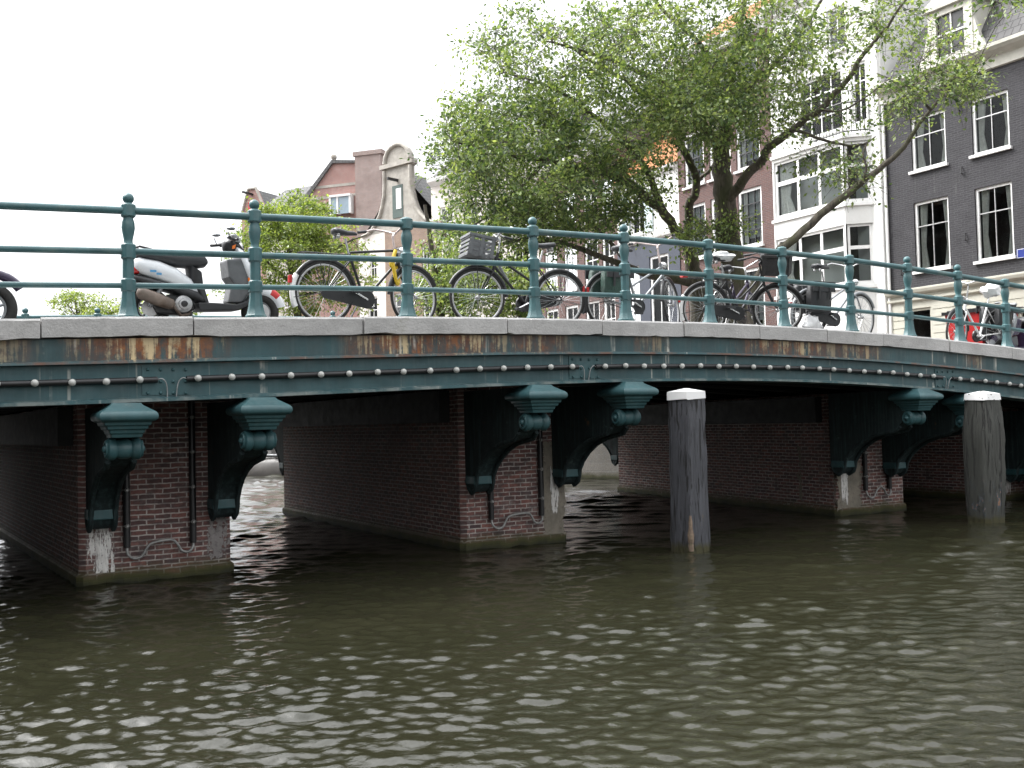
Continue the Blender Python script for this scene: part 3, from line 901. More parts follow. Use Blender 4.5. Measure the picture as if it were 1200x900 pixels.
M['grey_brick'] = brick_mat('dark_painted_brick', (.022, .021, .025), (.034, .033, .038), (.062, .060, .066), .22, .065, .010, stains=.05)
M['brown_brick'] = brick_mat('brown_brick', (.125, .058, .048), (.095, .046, .042), (.15, .12, .11), .22, .065, .009)
M['red_brick'] = brick_mat('red_brick', (.42, .20, .165), (.36, .175, .15), (.44, .40, .37), .22, .07, .010)
M['tan_brick'] = brick_mat('tan_brick', (.30, .20, .14), (.25, .16, .115), (.28, .24, .2), .22, .07, .010)
M['white_wall'] = pm('white_stucco', (.66, .66, .645), .8, .06, 1.2, dirt=(.56, .555, .53))
M['pale_wall'] = pm('pale_stucco', (.60, .56, .52), .8, .1, 1.2)
M['grey_stone'] = pm('grey_gable_stone', (.34, .32, .285), .85, .25, 2.5, dirt=(.22, .20, .17))
M['blue_wall'] = pm('dark_blue_boards', (.030, .037, .055), .5, .15, 2)
M['shutter'] = pm('grey_blue_shutter', (.42, .50, .50), .5, .1, 3)
def tile_mat(name, c):
    t = NT(name); v = t.coords('UV')
    b = t.node('ShaderNodeTexBrick'); b.offset = .5
    b.inputs['Scale'].default_value = 1; b.inputs['Brick Width'].default_value = .24; b.inputs['Row Height'].default_value = .26
    b.inputs['Mortar Size'].default_value = .02; b.inputs['Mortar Smooth'].default_value = .6
    b.inputs['Color1'].default_value = (*c, 1); b.inputs['Color2'].default_value = (*[x*.75 for x in c], 1); b.inputs['Mortar'].default_value = (*[x*.35 for x in c], 1)
    t.link(v, b.inputs['Vector'])
    cc = t.mix(t.ramp(t.noise(v, 1.5, 5, .7), .4, .7, 0, .5), b.outputs['Color'], tuple(x*.55 for x in c))
    t.base(cc); t.b.inputs['Roughness'].default_value = .8; t.bump(t.math('SUBTRACT', 1.0, b.outputs['Fac']), .6, .03)
    return t.m
M['orange_tile'] = tile_mat('orange_roof_tiles', (.40, .15, .04))
M['slate'] = tile_mat('slate_roof', (.07, .068, .068))
M['grey_tile'] = tile_mat('grey_roof_tiles', (.13, .13, .13))

def facade(root, u0, u1, z0, z1, openings, mat, y=0.0, depth=.16, top=None, name='wall', thick=.35):
    """front wall with real openings; top: optional outline of the gable above z1 as [(u, z)] from right to left"""
    us = sorted({u0, u1, *[o[0] for o in openings], *[o[1] for o in openings]})
    zs = sorted({z0, z1, *[o[2] for o in openings], *[o[3] for o in openings]})
    mb = MB()
    for i in range(len(us)-1):
        for j in range(len(zs)-1):
            a, b, c, d = us[i], us[i+1], zs[j], zs[j+1]
            if any(o[0]-1e-6 <= a and b <= o[1]+1e-6 and o[2]-1e-6 <= c and d <= o[3]+1e-6 for o in openings): continue
            mb.add([(a, y, c), (b, y, c), (b, y, d), (a, y, d)], [(0, 1, 2, 3)])
    for a, b, c, d in [o[:4] for o in openings]:
        y2 = y+depth
        mb.add([(a, y, c), (a, y2, c), (a, y2, d), (a, y, d)], [(0, 1, 2, 3)])
        mb.add([(b, y, c), (b, y2, c), (b, y2, d), (b, y, d)], [(0, 1, 2, 3)])
        mb.add([(a, y, c), (b, y, c), (b, y2, c), (a, y2, c)], [(0, 1, 2, 3)])
        mb.add([(a, y, d), (b, y, d), (b, y2, d), (a, y2, d)], [(0, 1, 2, 3)])
    if top: mb.prism([(u0, z1), (u1, z1)]+top, y, y+thick, 'y')
    return mb.build(name, mat, root)

def body(root, u0, u1, z0, z1, dep, mat, name='side_wall'):
    mb = MB()
    mb.add([(u0, .0, z0), (u0, dep, z0), (u0, dep, z1), (u0, 0, z1)], [(0, 1, 2, 3)])
    mb.add([(u1, .0, z0), (u1, dep, z0), (u1, dep, z1), (u1, 0, z1)], [(0, 1, 2, 3)])
    mb.add([(u0, dep, z0), (u1, dep, z0), (u1, dep, z1), (u0, dep, z1)], [(0, 1, 2, 3)])
    return mb.build(name, mat, root)

def window(root, a, b, c, d, y=0.0, cols=2, rows=(.55,), fw=.075, bar=.03, sill=True, frame='white_paint', curtain=0, arch=False, barmat=None):
    """sash window filling the opening a..b, c..d; rows are the heights (0..1) of the cross bars"""
    yf = y+.06
    mb = MB()
    mb.box(a, a+fw, yf, yf+.08, c, d); mb.box(b-fw, b, yf, yf+.08, c, d)
    mb.box(a+fw, b-fw, yf+.001, yf+.079, c, c+fw*.9); mb.box(a+fw, b-fw, yf+.001, yf+.079, d-fw, d)
    f = mb.build('window', M[frame], root)
    ib = MB()
    ia, ibb, ic, idd = a+fw, b-fw, c+fw*.9, d-fw
    for r in rows:
        z = ic+(idd-ic)*r; ib.box(ia, ibb, yf+.015, yf+.065, z-bar*.7, z+bar*.7)
    for k in range(1, cols):
        u = ia+(ibb-ia)*k/cols; ib.box(u-bar/2, u+bar/2, yf+.018, yf+.062, ic, idd)
    if ib.v: ib.build('glazing_bars', M[barmat or frame], f)
    mb = MB(); mb.add([(ia, yf+.05, ic), (ibb, yf+.05, ic), (ibb, yf+.05, idd), (ia, yf+.05, idd)], [(0, 1, 2, 3)])
    mb.build('pane', M['glass'], f)
    mb = MB()
    y1 = y+1.2
    for q in ([(a, yf+.1, c), (a, y1, c), (a, y1, d), (a, yf+.1, d)], [(b, yf+.1, c), (b, y1, c), (b, y1, d), (b, yf+.1, d)], [(a, y1, c), (b, y1, c), (b, y1, d), (a, y1, d)],
              [(a, yf+.1, c), (b, yf+.1, c), (b, y1, c), (a, y1, c)], [(a, yf+.1, d), (b, yf+.1, d), (b, y1, d), (a, y1, d)]):
        mb.add(q, [(0, 1, 2, 3)])
    mb.build('room', M['interior'], f)
    if curtain:
        cm = MB(); w = (ibb-ia)*.24
        for side in (0, 1):
            if curtain == 1 and side == 1: continue
            n = 14; vs = []
            for i in range(n+1):
                s = i/n; u = ia+.01+w*s if side == 0 else ibb-.01-w*s
                yy = yf+.14+.03*math.sin(i*1.9)
                pin = 1-.35*s
                vs += [(u, yy, ic), ((ia if side == 0 else ibb)+(u-(ia if side == 0 else ibb))*.62, yy, ic+(idd-ic)*.35), (u, yy, idd)]
            fs = []
            for i in range(n):
                for k in range(2): fs.append((i*3+k, (i+1)*3+k, (i+1)*3+k+1, i*3+k+1))
            cm.add(vs, fs)
        cm.build('curtain', M['curtain'], f, smooth=True)
    if curtain == 3:
        cm = MB(); n = 24; vs = []
        for i in range(n+1):
            u = ia+(ibb-ia)*i/n; yy = yf+.15+.02*math.sin(i*2.1)
            vs += [(u, yy, ic+(idd-ic)*.12), (u, yy, idd)]
        cm.add(vs, [(2*i, 2*i+2, 2*i+3, 2*i+1) for i in range(n)]); cm.build('curtain', M['net_curtain'], f, smooth=True)
    if sill:
        mb = MB(); mb.box(a-.07, b+.07, y-.09, y+.07, c-.085, c-.004); mb.build('sill', M[frame], f)
    return f

def house(name, label, loc, rz):
    r = empty(name, loc, rz); tag(r, label, 'house', 'canal houses along the right bank'); return r
FX = 26.5
def HR(name, label, yl):       # a house of the straight row: local x runs to the right as seen from the canal (world -Y)
    return house(name, label, (FX, yl, 0), R(-90))

# ---- dark painted corner house
yl = 10.72
h = HR('dark_house', 'nearly black brick house with white sash windows and cream ground floor at the right edge', yl)
W = 14.0
cols = [(yl-9.72, yl-8.5), (yl-7.62, yl-6.45), (yl-5.5, yl-4.35), (yl-3.3, yl-2.1), (yl-1.0, yl+.2)]
op = [(a, b, 5.84, 7.93) for a, b in cols]+[(a, b, 8.9, 10.52) for a, b in cols]
facade(h, 0, W, 5.30, 11.20, op, M['grey_brick'])
body(h, 0, W, GZ, 11.2, 10, M['grey_brick'])
for i, (a, b, c, d) in enumerate(op):
    window(h, a, b, c, d, cols=2, rows=(.66,), bar=.022, curtain=2 if i % 5 != 2 else 1, barmat='alu')
# segmental brick arches above the windows
# cream ground floor: boarded with dark openings
op2 = [(.62, 1.5, GZ+.1, 4.72), (2.3, 3.4, GZ+.1, 4.3), (4.3, 5.6, GZ+.1, 4.3), (6.6, 8.0, GZ+.1, 4.3)]
facade(h, 0, W, GZ, 4.93, op2, M['cream_paint'], y=-.03, name='ground_floor')
for a, b, c, d in op2: window(h, a, b, c, d, y=-.03, cols=1, rows=(.25,), sill=False, frame='cream_paint')
mb = MB()
for k in range(12):
    z = 2.0+.24*k
    if z > 4.8: break
    segs = [(0, .55), (1.57, 2.23), (3.47, 4.23), (5.67, 6.53), (8.07, W)] if z < 4.3 else [(0, .55), (1.57, W)]
    for a, b in segs: mb.box(a, b, -.05, -.032, z, z+.215)
mb.build('boarding', M['cream_paint'], h)
mb = MB(); mb.prism([(-.04, 4.93), (-.13, 4.97), (-.13, 5.03), (-.07, 5.06), (-.07, 5.14), (-.22, 5.19), (-.25, 5.27), (-.25, 5.31), (-.0, 5.36), (.1, 5.36), (.1, 4.93)], -.02, W, 'x')
mb.build('shopfront_cornice', M['cream_paint'], h)
mb = MB(); mb.prism([(-.02, 11.2), (-.08, 11.22), (-.08, 11.5), (-.14, 11.54), (-.34, 11.62), (-.42, 11.70), (-.42, 11.80), (.2, 11.84), (.2, 11.2)], -.06, W, 'x')
mb.build('cornice', M['dull_cream'], h)
mb = MB()     # hipped slate roof
mb.add([(0, -.1, 11.82), (W, -.1, 11.82), (W, 1.7, 14.6), (1.25, 1.7, 14.6), (W, 9, 14.6), (1.25, 9, 14.6), (0, 10, 11.82)], [(0, 1, 2, 3), (0, 3, 5, 6), (3, 2, 4, 5)])
mb.build('roof', M['slate'], h)
dl, dr, dz0, dz1 = yl-8.95, yl-7.45, 11.95, 13.5
dm = MB(); dm.box(dl, dl+.28, -.02, 1.8, dz0, dz1); dm.box(dr-.28, dr, -.02, 1.8, dz0, dz1); dm.box(dl+.28, dr-.28, -.02, 1.6, dz1-.2, dz1); dm.box(dl+.28, dr-.28, -.02, 1.6, dz0, dz0+.12)
dm.prism([(dl-.12, dz1), (dr+.12, dz1), (dr+.12, dz1+.12), ((dl+dr)/2+.35, dz1+.42), ((dl+dr)/2-.35, dz1+.42), (dl-.12, dz1+.12)], -.12, 1.7, 'y')
# side consoles that flare at the foot
dm.prism([(dl-.42, dz0), (dl, dz0), (dl, dz0+1.0), (dl-.10, dz0+.75), (dl-.2, dz0+.35)], -.0, .14, 'y')
dm.prism([(dr+.42, dz0), (dr, dz0), (dr, dz0+1.0), (dr+.10, dz0+.75), (dr+.2, dz0+.35)], -.0, .14, 'y')
d = dm.build('dormer', M['dull_cream'], h)
mb = MB(); mb.box(dl+.28, dr-.28, .06, .1, dz0+.12, dz1-.2); mb.build('pane', M['black'], d)
mb = MB(); mb.box((dl+dr)/2-.02, (dl+dr)/2+.02, .03, .058, dz0+.12, dz1-.2); mb.box(dl+.28, dr-.28, .03, .058, dz0+.75, dz0+.8); mb.build('glazing_bars', M['white_paint'], d)
mb = MB()
for u, z in ((.5, 5.9), (2.75, 8.55), (2.78, 6.6), (2.75, 10.4), (5.0, 8.55)): mb.tube([(u, -.02, z+.1), (u, -.06, z+.08), (u, -.07, z-.08), (u, -.02, z-.1)], .022, 6)
mb.build('wall_anchors', M['black'], h)
mb = MB(); mb.tube([(.05, -.07, GZ), (.05, -.07, 11.3)], .045, 8); mb.build('rain_pipe', M['white_paint'], h, smooth=60)

# blue street sign on the dark house
s = empty('street_sign', (FX-.02, 6.05, 5.86), R(-90)); tag(s, 'small blue enamel street sign fixed to the dark house wall at the right edge', 'sign')
mb = MB(); mb.cbox((0, -.014, 0), (.62, .02, .26)); mb.build('plate', M['blue'], s, bevel=.006)
mb = MB()
for x0, x1, z0, z1 in ((-.29, .29, .11, .12), (-.29, .29, -.12, -.11), (-.29, -.28, -.11, .11), (.28, .29, -.11, .11)): mb.box(x0, x1, -.028, -.025, z0, z1)
mb.build('border', M['white_paint'], s)

# ---- white house with a two-storey bay
yl = 15.62; W = 4.86
h = HR('white_house', 'white stuccoed house with a two-storey bay window and iron balcony', yl)
def U(Y): return yl-Y
op = [(U(14.3), U(12.35), 10.95, 12.95), (U(11.95), U(11.35), 10.95, 12.9), (U(14.3), U(13.5), 13.55, 15.0), (U(12.9), U(12.1), 13.55, 15.0)]
facade(h, 0, W, GZ, 15.6, op, M['white_wall'])
body(h, 0, W, GZ, 15.6, 10, M['white_wall'])
window(h, *op[0], cols=4, rows=(.3, .72)); window(h, *op[1], cols=2, rows=(.7,), sill=False)
for o in op[2:]: window(h, *o, cols=2, rows=(.6,))
by = -.62
bx0, bx1 = U(14.98), U(11.28)
wz = [(5.72, 7.62), (8.36, 10.28)]
bay_open = []
for z0, z1 in wz: bay_open.append((bx0+.06, bx1-.62, z0, z1))
facade(h, bx0, bx1-.55, 3.2, 10.55, bay_open, M['white_wall'], y=by, name='bay_front')
# chamfered right side of the bay: a wall turned 40 degrees with its own windows
mb = MB()
pr = (bx1-.55, by); pe = (bx1+.02, 0)
for z0, z1 in ((3.2, 5.72), (7.62, 8.36), (10.28, 10.55)):
    mb.add([(pr[0], pr[1], z0), (pe[0], pe[1], z0), (pe[0], pe[1], z1), (pr[0], pr[1], z1)], [(0, 1, 2, 3)])
mb.add([(bx0, by, 3.2), (bx0, 0, 3.2), (bx0, 0, 10.55), (bx0, by, 10.55)], [(0, 1, 2, 3)])
mb.add([(bx0, by, 10.55), (pr[0], by, 10.55), (pe[0], 0, 10.55), (bx0, 0, 10.55)], [(0, 1, 2, 3)])
mb.add([(bx0, by, 3.2), (pr[0], by, 3.2), (pe[0], 0, 3.2), (bx0, 0, 3.2)], [(0, 1, 2, 3)])
mb.build('bay_side', M['white_wall'], h)
sd = Vector((pe[0]-pr[0], pe[1]-pr[1], 0)); sl = sd.length; ang = math.atan2(sd.y, sd.x)
for (z0, z1), rows, cols in zip(wz, ((.62,), (.62,)), (3, 3)):
    window(h, bx0+.06, bx1-.62, z0, z1, y=by, cols=cols, rows=rows, fw=.09, bar=.10, sill=False, curtain=1)
    w = window(h, .05, sl-.04, z0, z1, cols=1, rows=rows, fw=.08, bar=.08, sill=False)
    w.location = (pr[0], pr[1], 0); w.rotation_euler = (0, 0, ang)
for z in (5.66, 8.30, 10.5):
    mb = MB(); mb.prism([(bx0-.05, by-.07), (pr[0]+.04, by-.07), (pe[0]+.08, -.0), (pe[0], .02), (bx0-.05, .02)], z-.10, z, 'z'); mb.build('bay_ledge', M['white_paint'], h)
mb = MB()
pts = [(bx0+1.9, by+.3), (bx0+1.9, by+.04), (pr[0]-.02, by+.04), (pe[0], -.02)]
for z in (10.62, 11.55): mb.tube([(a, b, z) for a, b in pts], .022, 6)
for i in range(3):
    a, b = Vector(pts[i]), Vector(pts[i+1]); n = max(2, int((b-a).length/.13))
    for k in range(n+1):
        p = a+(b-a)*k/n; mb.tube([(p.x, p.y, 10.56), (p.x, p.y, 11.55)], .011, 5)
mb.build('balcony_railing', M['black'], h)
mb = MB(); mb.prism([(-.02, 15.6), (-.1, 15.65), (-.1, 15.8), (-.32, 15.9), (-.36, 16.05), (.2, 16.05), (.2, 15.6)], -.05, W+.05, 'x'); mb.build('cornice', M['white_paint'], h)
mb = MB(); mb.add([(0, -.1, 16.06), (W, -.1, 16.06), (W, 3.2, 18.6), (0, 3.2, 18.6), (0, 8, 16.06), (W, 8, 16.06)], [(0, 1, 2, 3), (3, 2, 5, 4), (0, 3, 4), (1, 5, 2)]); mb.build('roof', M['orange_tile'], h)
mb = MB(); mb.tube([(W-.09, -.07, GZ), (W-.09, -.07, 15.5)], .05, 8); mb.build('rain_pipe', M['white_paint'], h, smooth=60)

# ---- brown brick house
yl = 20.82; W = 5.2
h = HR('brown_brick_house', 'brown brick house with small-paned white sash windows behind the big tree trunk', yl)
cols = [(U(20.42), U(19.25)), (U(18.95), U(17.75)), (U(17.45), U(16.2))]
op = [(a, b, z0, z1) for a, b in cols for z0, z1 in ((4.7, 6.95), (7.75, 9.88), (10.62, 12.72), (13.4, 14.9))]
facade(h, 0, W, GZ, 15.4, op, M['brown_brick']); body(h, 0, W, GZ, 15.4, 10, M['brown_brick'])
for o in op: window(h, *o, cols=3, rows=(.26, .52, .76), fw=.11, bar=.03, curtain=3, barmat='black')
mb = MB(); mb.prism([(-.02, 15.4), (-.1, 15.45), (-.1, 15.6), (-.3, 15.7), (-.34, 15.85), (.2, 15.85), (.2, 15.4)], -.0, W, 'x'); mb.build('cornice', M['white_paint'], h)
mb = MB(); mb.add([(0, -.1, 15.86), (W, -.1, 15.86), (W, 3.0, 18.2), (0, 3.0, 18.2), (0, 8, 15.86), (W, 8, 15.86)], [(0, 1, 2, 3), (3, 2, 5, 4), (0, 3, 4), (1, 5, 2)]); mb.build('roof', M['orange_tile'], h)
brown_house = h

# ---- low house: dark blue front below, white above, orange tiles
yl = 25.0; W = 4.18
h = HR('blue_fronted_house', 'small house with dark blue lower front, white upper floor with shutters and orange tiled roof', yl)
op = [(.45, 1.5, 4.9, 8.0), (2.2, 3.45, 5.2, 8.25)]
facade(h, 0, W, GZ, 9.0, op, M['blue_wall'], y=-.03, name='lower_front')
for o in op: window(h, *o, y=-.03, cols=2, rows=(.7,), fw=.11)
op = [(1.0, 1.95, 9.35, 11.0)]
facade(h, 0, W, 9.0, 11.6, op, M['white_wall'], name='upper_front'); body(h, 0, W, GZ, 11.6, 9, M['white_wall'])
window(h, *op[0], cols=2, rows=(.6,))
mb = MB(); mb.box(.42, .96, -.07, -.02, 9.3, 11.05); mb.build('shutter', M['shutter'], h, bevel=.01)
mb = MB(); mb.box(1.99, 2.53, -.07, -.02, 9.3, 11.05); mb.build('shutter', M['shutter'], h, bevel=.01)
mb = MB(); mb.prism([(-.03, 8.9), (-.16, 8.96), (-.2, 9.06), (.05, 9.1), (.05, 8.9)], 0, W, 'x'); mb.build('ledge', M['white_paint'], h)
mb = MB(); mb.prism([(0, 11.55), (-.2, 11.62), (-.24, 11.75), (.1, 11.8), (.1, 11.55)], 0, W, 'x'); mb.build('gutter', M['white_paint'], h)
mb = MB(); mb.add([(0, -.15, 11.78), (W, -.15, 11.78), (W, 4.3, 15.9), (0, 4.3, 15.9), (0, 8.6, 11.78), (W, 8.6, 11.78)], [(0, 1, 2, 3), (3, 2, 5, 4), (0, 3, 4), (1, 5, 2)]); mb.build('roof', M['orange_tile'], h)

# ---- second brown house
yl = 31.5; W = 6.5
h = HR('old_brick_house', 'reddish brick house with white framed windows between the blue-fronted house and the tree crown', yl)
cols = [(.5, 1.6), (2.2, 3.3), (3.9, 5.0), (5.3, 6.2)]
op = [(a, b, z0, z1) for a, b in cols for z0, z1 in ((4.9, 6.9), (7.6, 9.7), (10.4, 12.2))]
facade(h, 0, W, GZ, 13.4, op, M['brown_brick']); body(h, 0, W, GZ, 13.4, 10, M['brown_brick'])
for o in op: window(h, *o, cols=2, rows=(.55,), fw=.12)
mb = MB(); mb.prism([(-.02, 13.4), (-.3, 13.6), (-.34, 13.75), (.2, 13.75), (.2, 13.4)], 0, W, 'x'); mb.build('cornice', M['white_paint'], h)
mb = MB(); mb.add([(0, -.1, 13.76), (W, -.1, 13.76), (W, 4.2, 17.4), (0, 4.2, 17.4), (0, 9, 13.76), (W, 9, 13.76)], [(0, 1, 2, 3), (3, 2, 5, 4), (0, 3, 4), (1, 5, 2)]); mb.build('roof', M['grey_tile'], h)

# ---- the row after the bend: local x runs back towards the viewer
P0 = Vector((26.5, 31.5, 0)); DB = Vector((-.33, .944, 0)).normalized(); AB = math.atan2(-DB.y, -DB.x)
def HB(name, label, t): # t: distance of the left (far) edge from the bend
    p = P0+DB*t; return house(name, label, tuple(p), AB)
h = HB('pale_house', 'pale stuccoed house with tall windows behind the left half of the tree crown', 7.3); W = 7.3
cols = [(.6, 1.6), (2.3, 3.3), (4.0, 5.0), (5.7, 6.7)]
op = [(a, b, z0, z1) for a, b in cols for z0, z1 in ((5.2, 7.2), (8.2, 10.3), (11.2, 13.0))]
facade(h, 0, W, GZ, 14.2, op, M['pale_wall']); body(h, 0, W, GZ, 14.2, 10, M['pale_wall'])
for o in op: window(h, *o, cols=2, rows=(.55,), fw=.1)
mb = MB(); mb.prism([(-.02, 14.2), (-.3, 14.4), (-.34, 14.6), (.2, 14.6), (.2, 14.2)], 0, W, 'x'); mb.build('cornice', M['white_paint'], h)
mb = MB(); mb.add([(0, -.1, 14.62), (W, -.1, 14.62), (W, 4.2, 17.9), (0, 4.2, 17.9), (0, 9, 14.62), (W, 9, 14.62)], [(0, 1, 2, 3), (3, 2, 5, 4), (0, 3, 4), (1, 5, 2)]); mb.build('roof', M['slate'], h)

h = HB('neck_gable_house', 'tan brick house with a grey bell-shaped neck gable topped by a rounded pediment', 13.2); W = 6.6; h.scale = (1, 1, .945)
op = [(a, b, z0, z1) for a, b in ((.7, 1.5), (2.9, 3.8), (5.1, 5.9)) for z0, z1 in ((5.0, 6.8), (7.6, 9.3))]+[(2.95, 3.75, 10.4, 12.0), (2.95, 3.7, 13.7, 15.6), (.9, 1.5, 10.3, 11.8), (5.1, 5.7, 10.3, 11.8)]
cu = 3.33
facade(h, 0, 2.2, GZ, 10.0, [o for o in op if o[1] < 2.2 and o[3] <= 10], M['pale_wall'], name='plastered_wall')
facade(h, 2.2, W, GZ, 13.0, [o for o in op if o[0] > 2.2 and o[3] <= 13.0], M['tan_brick'])
facade(h, 0, 2.2, 10.0, 13.0, [o for o in op if o[1] < 2.2 and o[3] > 10], M['pale_wall'], name='plastered_wall')
body(h, 0, W, GZ, 13.0, 10, M['tan_brick'])
for o in op[:-4]: window(h, *o, cols=2, rows=(.55,), fw=.09)
for o in op[-4:]:
    if o[3] <= 13.0: window(h, *o, cols=2, rows=(.5,), fw=.09)
ped = []
for i in range(9):
    a = PI*i/8; ped.append((cu+1.0*math.cos(a), 17.0+1.0*math.sin(a)))
vol = []
for i in range(8):
    a = i/7; vol.append((cu+2.95-1.95*math.sin(a*PI/2), 13.0+2.8*(1-math.cos(a*PI/2))))
gab = vol+[(cu+1.0, 16.6), (cu+1.25, 16.7), (cu+1.25, 16.95)]+ped+[(cu-1.25, 16.95), (cu-1.25, 16.7), (cu-1.0, 16.6)]+[(2*cu-a, b) for a, b in vol[::-1]]
mb = MB(); mb.prism(gab, .0, .35, 'y'); g = mb.build('gable', M['grey_stone'], h)
mb = MB()
for sg in (-1, 1): mb.tube([(cu+sg*(a-cu+.03), -.03, b) for a, b in vol]+[(cu+sg*1.03, -.03, 16.6)], .11, 8)
mb.tube([(a, -.02, b) for a, b in ped], .13, 8); mb.box(cu-1.3, cu+1.3, -.16, .0, 16.7, 16.94)
mb.build('scroll_border', M['grey_stone'], g, smooth=50)
mb = MB(); mb.box(cu-.42, cu+.4, -.03, -.004, 13.7, 15.6); wf = mb.build('hoist_door', pm('door_green', (.05, .08, .07), .5, .2, 3), g)
mb = MB(); mb.box(cu-.10, cu+.30, -.05, -.031, 14.2, 15.4); mb.build('pane', M['white_paint'], wf)
mb = MB(); mb.box(cu-.06, cu+.06, -.75, .2, 15.8, 15.95); mb.build('hoist_beam', M['black'], h)
mb = MB(); mb.add([(0, .3, 13.0), (W, .3, 13.0), (cu, .3, 16.4), (0, 10, 13.0), (W, 10, 13.0), (cu, 10, 16.4)], [(0, 2, 5, 3), (1, 4, 5, 2)]); mb.build('roof', M['grey_tile'], h)

# ---- red brick house: its bare side gable looks towards the bridge
pL, pR = at_depth(352, 300, 67), at_depth(450, 300, 65)
dirv = Vector((pR[0]-pL[0], pR[1]-pL[1], 0)); Wd = dirv.length
h = house('red_brick_house', 'red brick house with bare side gable and dark slanting roof left of the neck gable', (pL[0], pL[1], 0), math.atan2(dirv.y, dirv.x))
k = Wd/100
def zz(py): return 1.55+(500-py)*66/1220
wall = [(38*k+.02, GZ), (Wd, GZ), (Wd, zz(193)), (42*k, zz(189)), (0, zz(241)), (0, GZ)]
mb = MB(); mb.prism(wall, 0, .3, 'y'); mb.build('wall', M['red_brick'], h)
mb = MB(); mb.prism([(-.3, zz(245)), (0, zz(242)), (42*k, zz(190)), (Wd*.72, zz(193)), (Wd*.72, zz(190)), (42*k-.05, zz(186)), (-.35, zz(241))], -.14, 6, 'y'); mb.build('roof', M['grey_tile'], h)
mb = MB(); mb.box(Wd*.70, Wd*1.0, -.25, 1.2, GZ, zz(186)); mb.box(Wd*.68, Wd*1.02, -.32, 1.3, zz(186), zz(181)); mb.build('chimney', brick_mat('chimney_brick', (.36, .25, .22), (.30, .21, .19), (.42, .38, .35)), h)
mb = MB()
mb.box(Wd*.15, Wd*.72, -.03, -.003, zz(218), zz(215)); mb.box(Wd*.08, Wd*.72, -.03, -.003, zz(231), zz(228))
mb.build('stone_band', M['grey_stone'], h)
mb = MB(); a, b, c, d = Wd*.40, Wd*.66, zz(252), zz(232)
mb.box(a, b, -.5, -.004, d, d+.14); mb.box(a, a+.14, -.45, -.004, c, d); mb.box(b-.14, b, -.45, -.004, c, d); mb.box(a+.9*k*10, a+.9*k*10+.12, -.45, -.06, c, d)
f = mb.build('dormer', M['white_paint'], h)
mb = MB(); mb.box(a+.14, b-.14, -.4, -.35, c, d); mb.build('pane', pm('sky_glass', (.28, .36, .42), .1, .1, 3), f)
mb = MB(); mb.tube([(42*k, .1, zz(189)), (42*k, .1, zz(183))], .12, 8); mb.sphere((42*k, .1, zz(182)), .2, 10, 8); mb.build('finial', M['grey_stone'], h)

pL, pR = at_depth(312, 300, 70), at_depth(356, 300, 69)
dirv = Vector((pR[0]-pL[0], pR[1]-pL[1], 0)); Wd = dirv.length
h = house('grey_roofed_house', 'low house with grey hipped roof between the small red gable and the red brick house', (pL[0], pL[1], 0), math.atan2(dirv.y, dirv.x))
def z6(py): return 1.55+(502-py)*69.5/1220
op = [(.5, 1.1, 9.6, 11.2), (1.5, 2.0, 9.6, 11.2)]
facade(h, 0, Wd, GZ, z6(245), op, M['pale_wall']); body(h, 0, Wd, GZ, z6(245), 6, M['pale_wall'])
for o in op: window(h, *o, cols=1, rows=(.5,), fw=.07)
mb = MB(); mb.add([(-.2, -.2, z6(244)), (Wd, -.2, z6(244)), (Wd, 1.5, z6(214)), (.6, 1.5, z6(216)), (-.2, 6, z6(244)), (Wd, 6, z6(244))], [(0, 1, 2, 3), (0, 3, 4), (3, 2, 5, 4)]); mb.build('roof', M['grey_tile'], h)

pL, pR = at_depth(284, 300, 73), at_depth(312, 300, 72)
dirv = Vector((pR[0]-pL[0], pR[1]-pL[1], 0)); Wd = dirv.length
h = house('small_gable_house', 'farthest house, a narrow red brick gable with a hoist beam', (pL[0], pL[1], 0), math.atan2(dirv.y, dirv.x))
def z7(py): return 1.55+(503-py)*72.5/1220
op = [(Wd*.3, Wd*.55, z7(245), z7(236))]
facade(h, 0, Wd, GZ, z7(250), [], M['red_brick']); body(h, 0, Wd, GZ, z7(250), 6, M['red_brick'])
mb = MB(); mb.prism([(0, z7(250)), (Wd, z7(250)), (Wd*.62, z7(222)), (Wd*.30, z7(222))], 0, .25, 'y'); g = mb.build('gable', M['red_brick'], h)
mb = MB(); mb.tube([(0, -.03, z7(250)), (Wd*.30, -.03, z7(221)), (Wd*.62, -.03, z7(221)), (Wd, -.03, z7(250))], .1, 6); mb.build('coping', M['grey_stone'], g)
mb = MB(); mb.box(Wd*.3, Wd*.55, -.05, -.003, z7(246), z7(236)); mb.build('window', M['red'], h)
mb = MB(); mb.box(Wd*.42, Wd*.50, -1.0, .2, z7(229), z7(227)); mb.build('hoist_beam', M['black'], h)
mb = MB(); mb.add([(0, .2, z7(250)), (Wd*.46, .2, z7(221)), (Wd, .2, z7(250)), (0, 6, z7(250)), (Wd*.46, 6, z7(221)), (Wd, 6, z7(250))], [(0, 1, 4, 3), (1, 2, 5, 4)]); mb.build('roof', M['grey_tile'], h)

# unseen opposite bank: houses added to block low light, mirrored in panes and water
for i, (yy, lab) in enumerate(((-26, 'unseen brown brick house added on the left bank, nearest to the camera'), (-13, 'unseen brown brick house added on the left bank, second from the camera'), (0, 'unseen brown brick house added on the left bank, level with the bridge'), (13, 'unseen brown brick house added on the left bank, beyond the bridge'), (26, 'unseen brown brick house added on the left bank, second beyond the bridge'), (39, 'unseen brown brick house added on the left bank, third beyond the bridge'), (52, 'farthest unseen brown brick house added on the left bank'))):
    o = copy_tree(brown_house); o.location = (-17, yy-2.6*2.2, 0); o.rotation_euler = (0, 0, R(90)); o.scale = (2.4, 1, 1.15)
    o['label'] = lab; o['group'] = 'unseen houses added on the left bank'
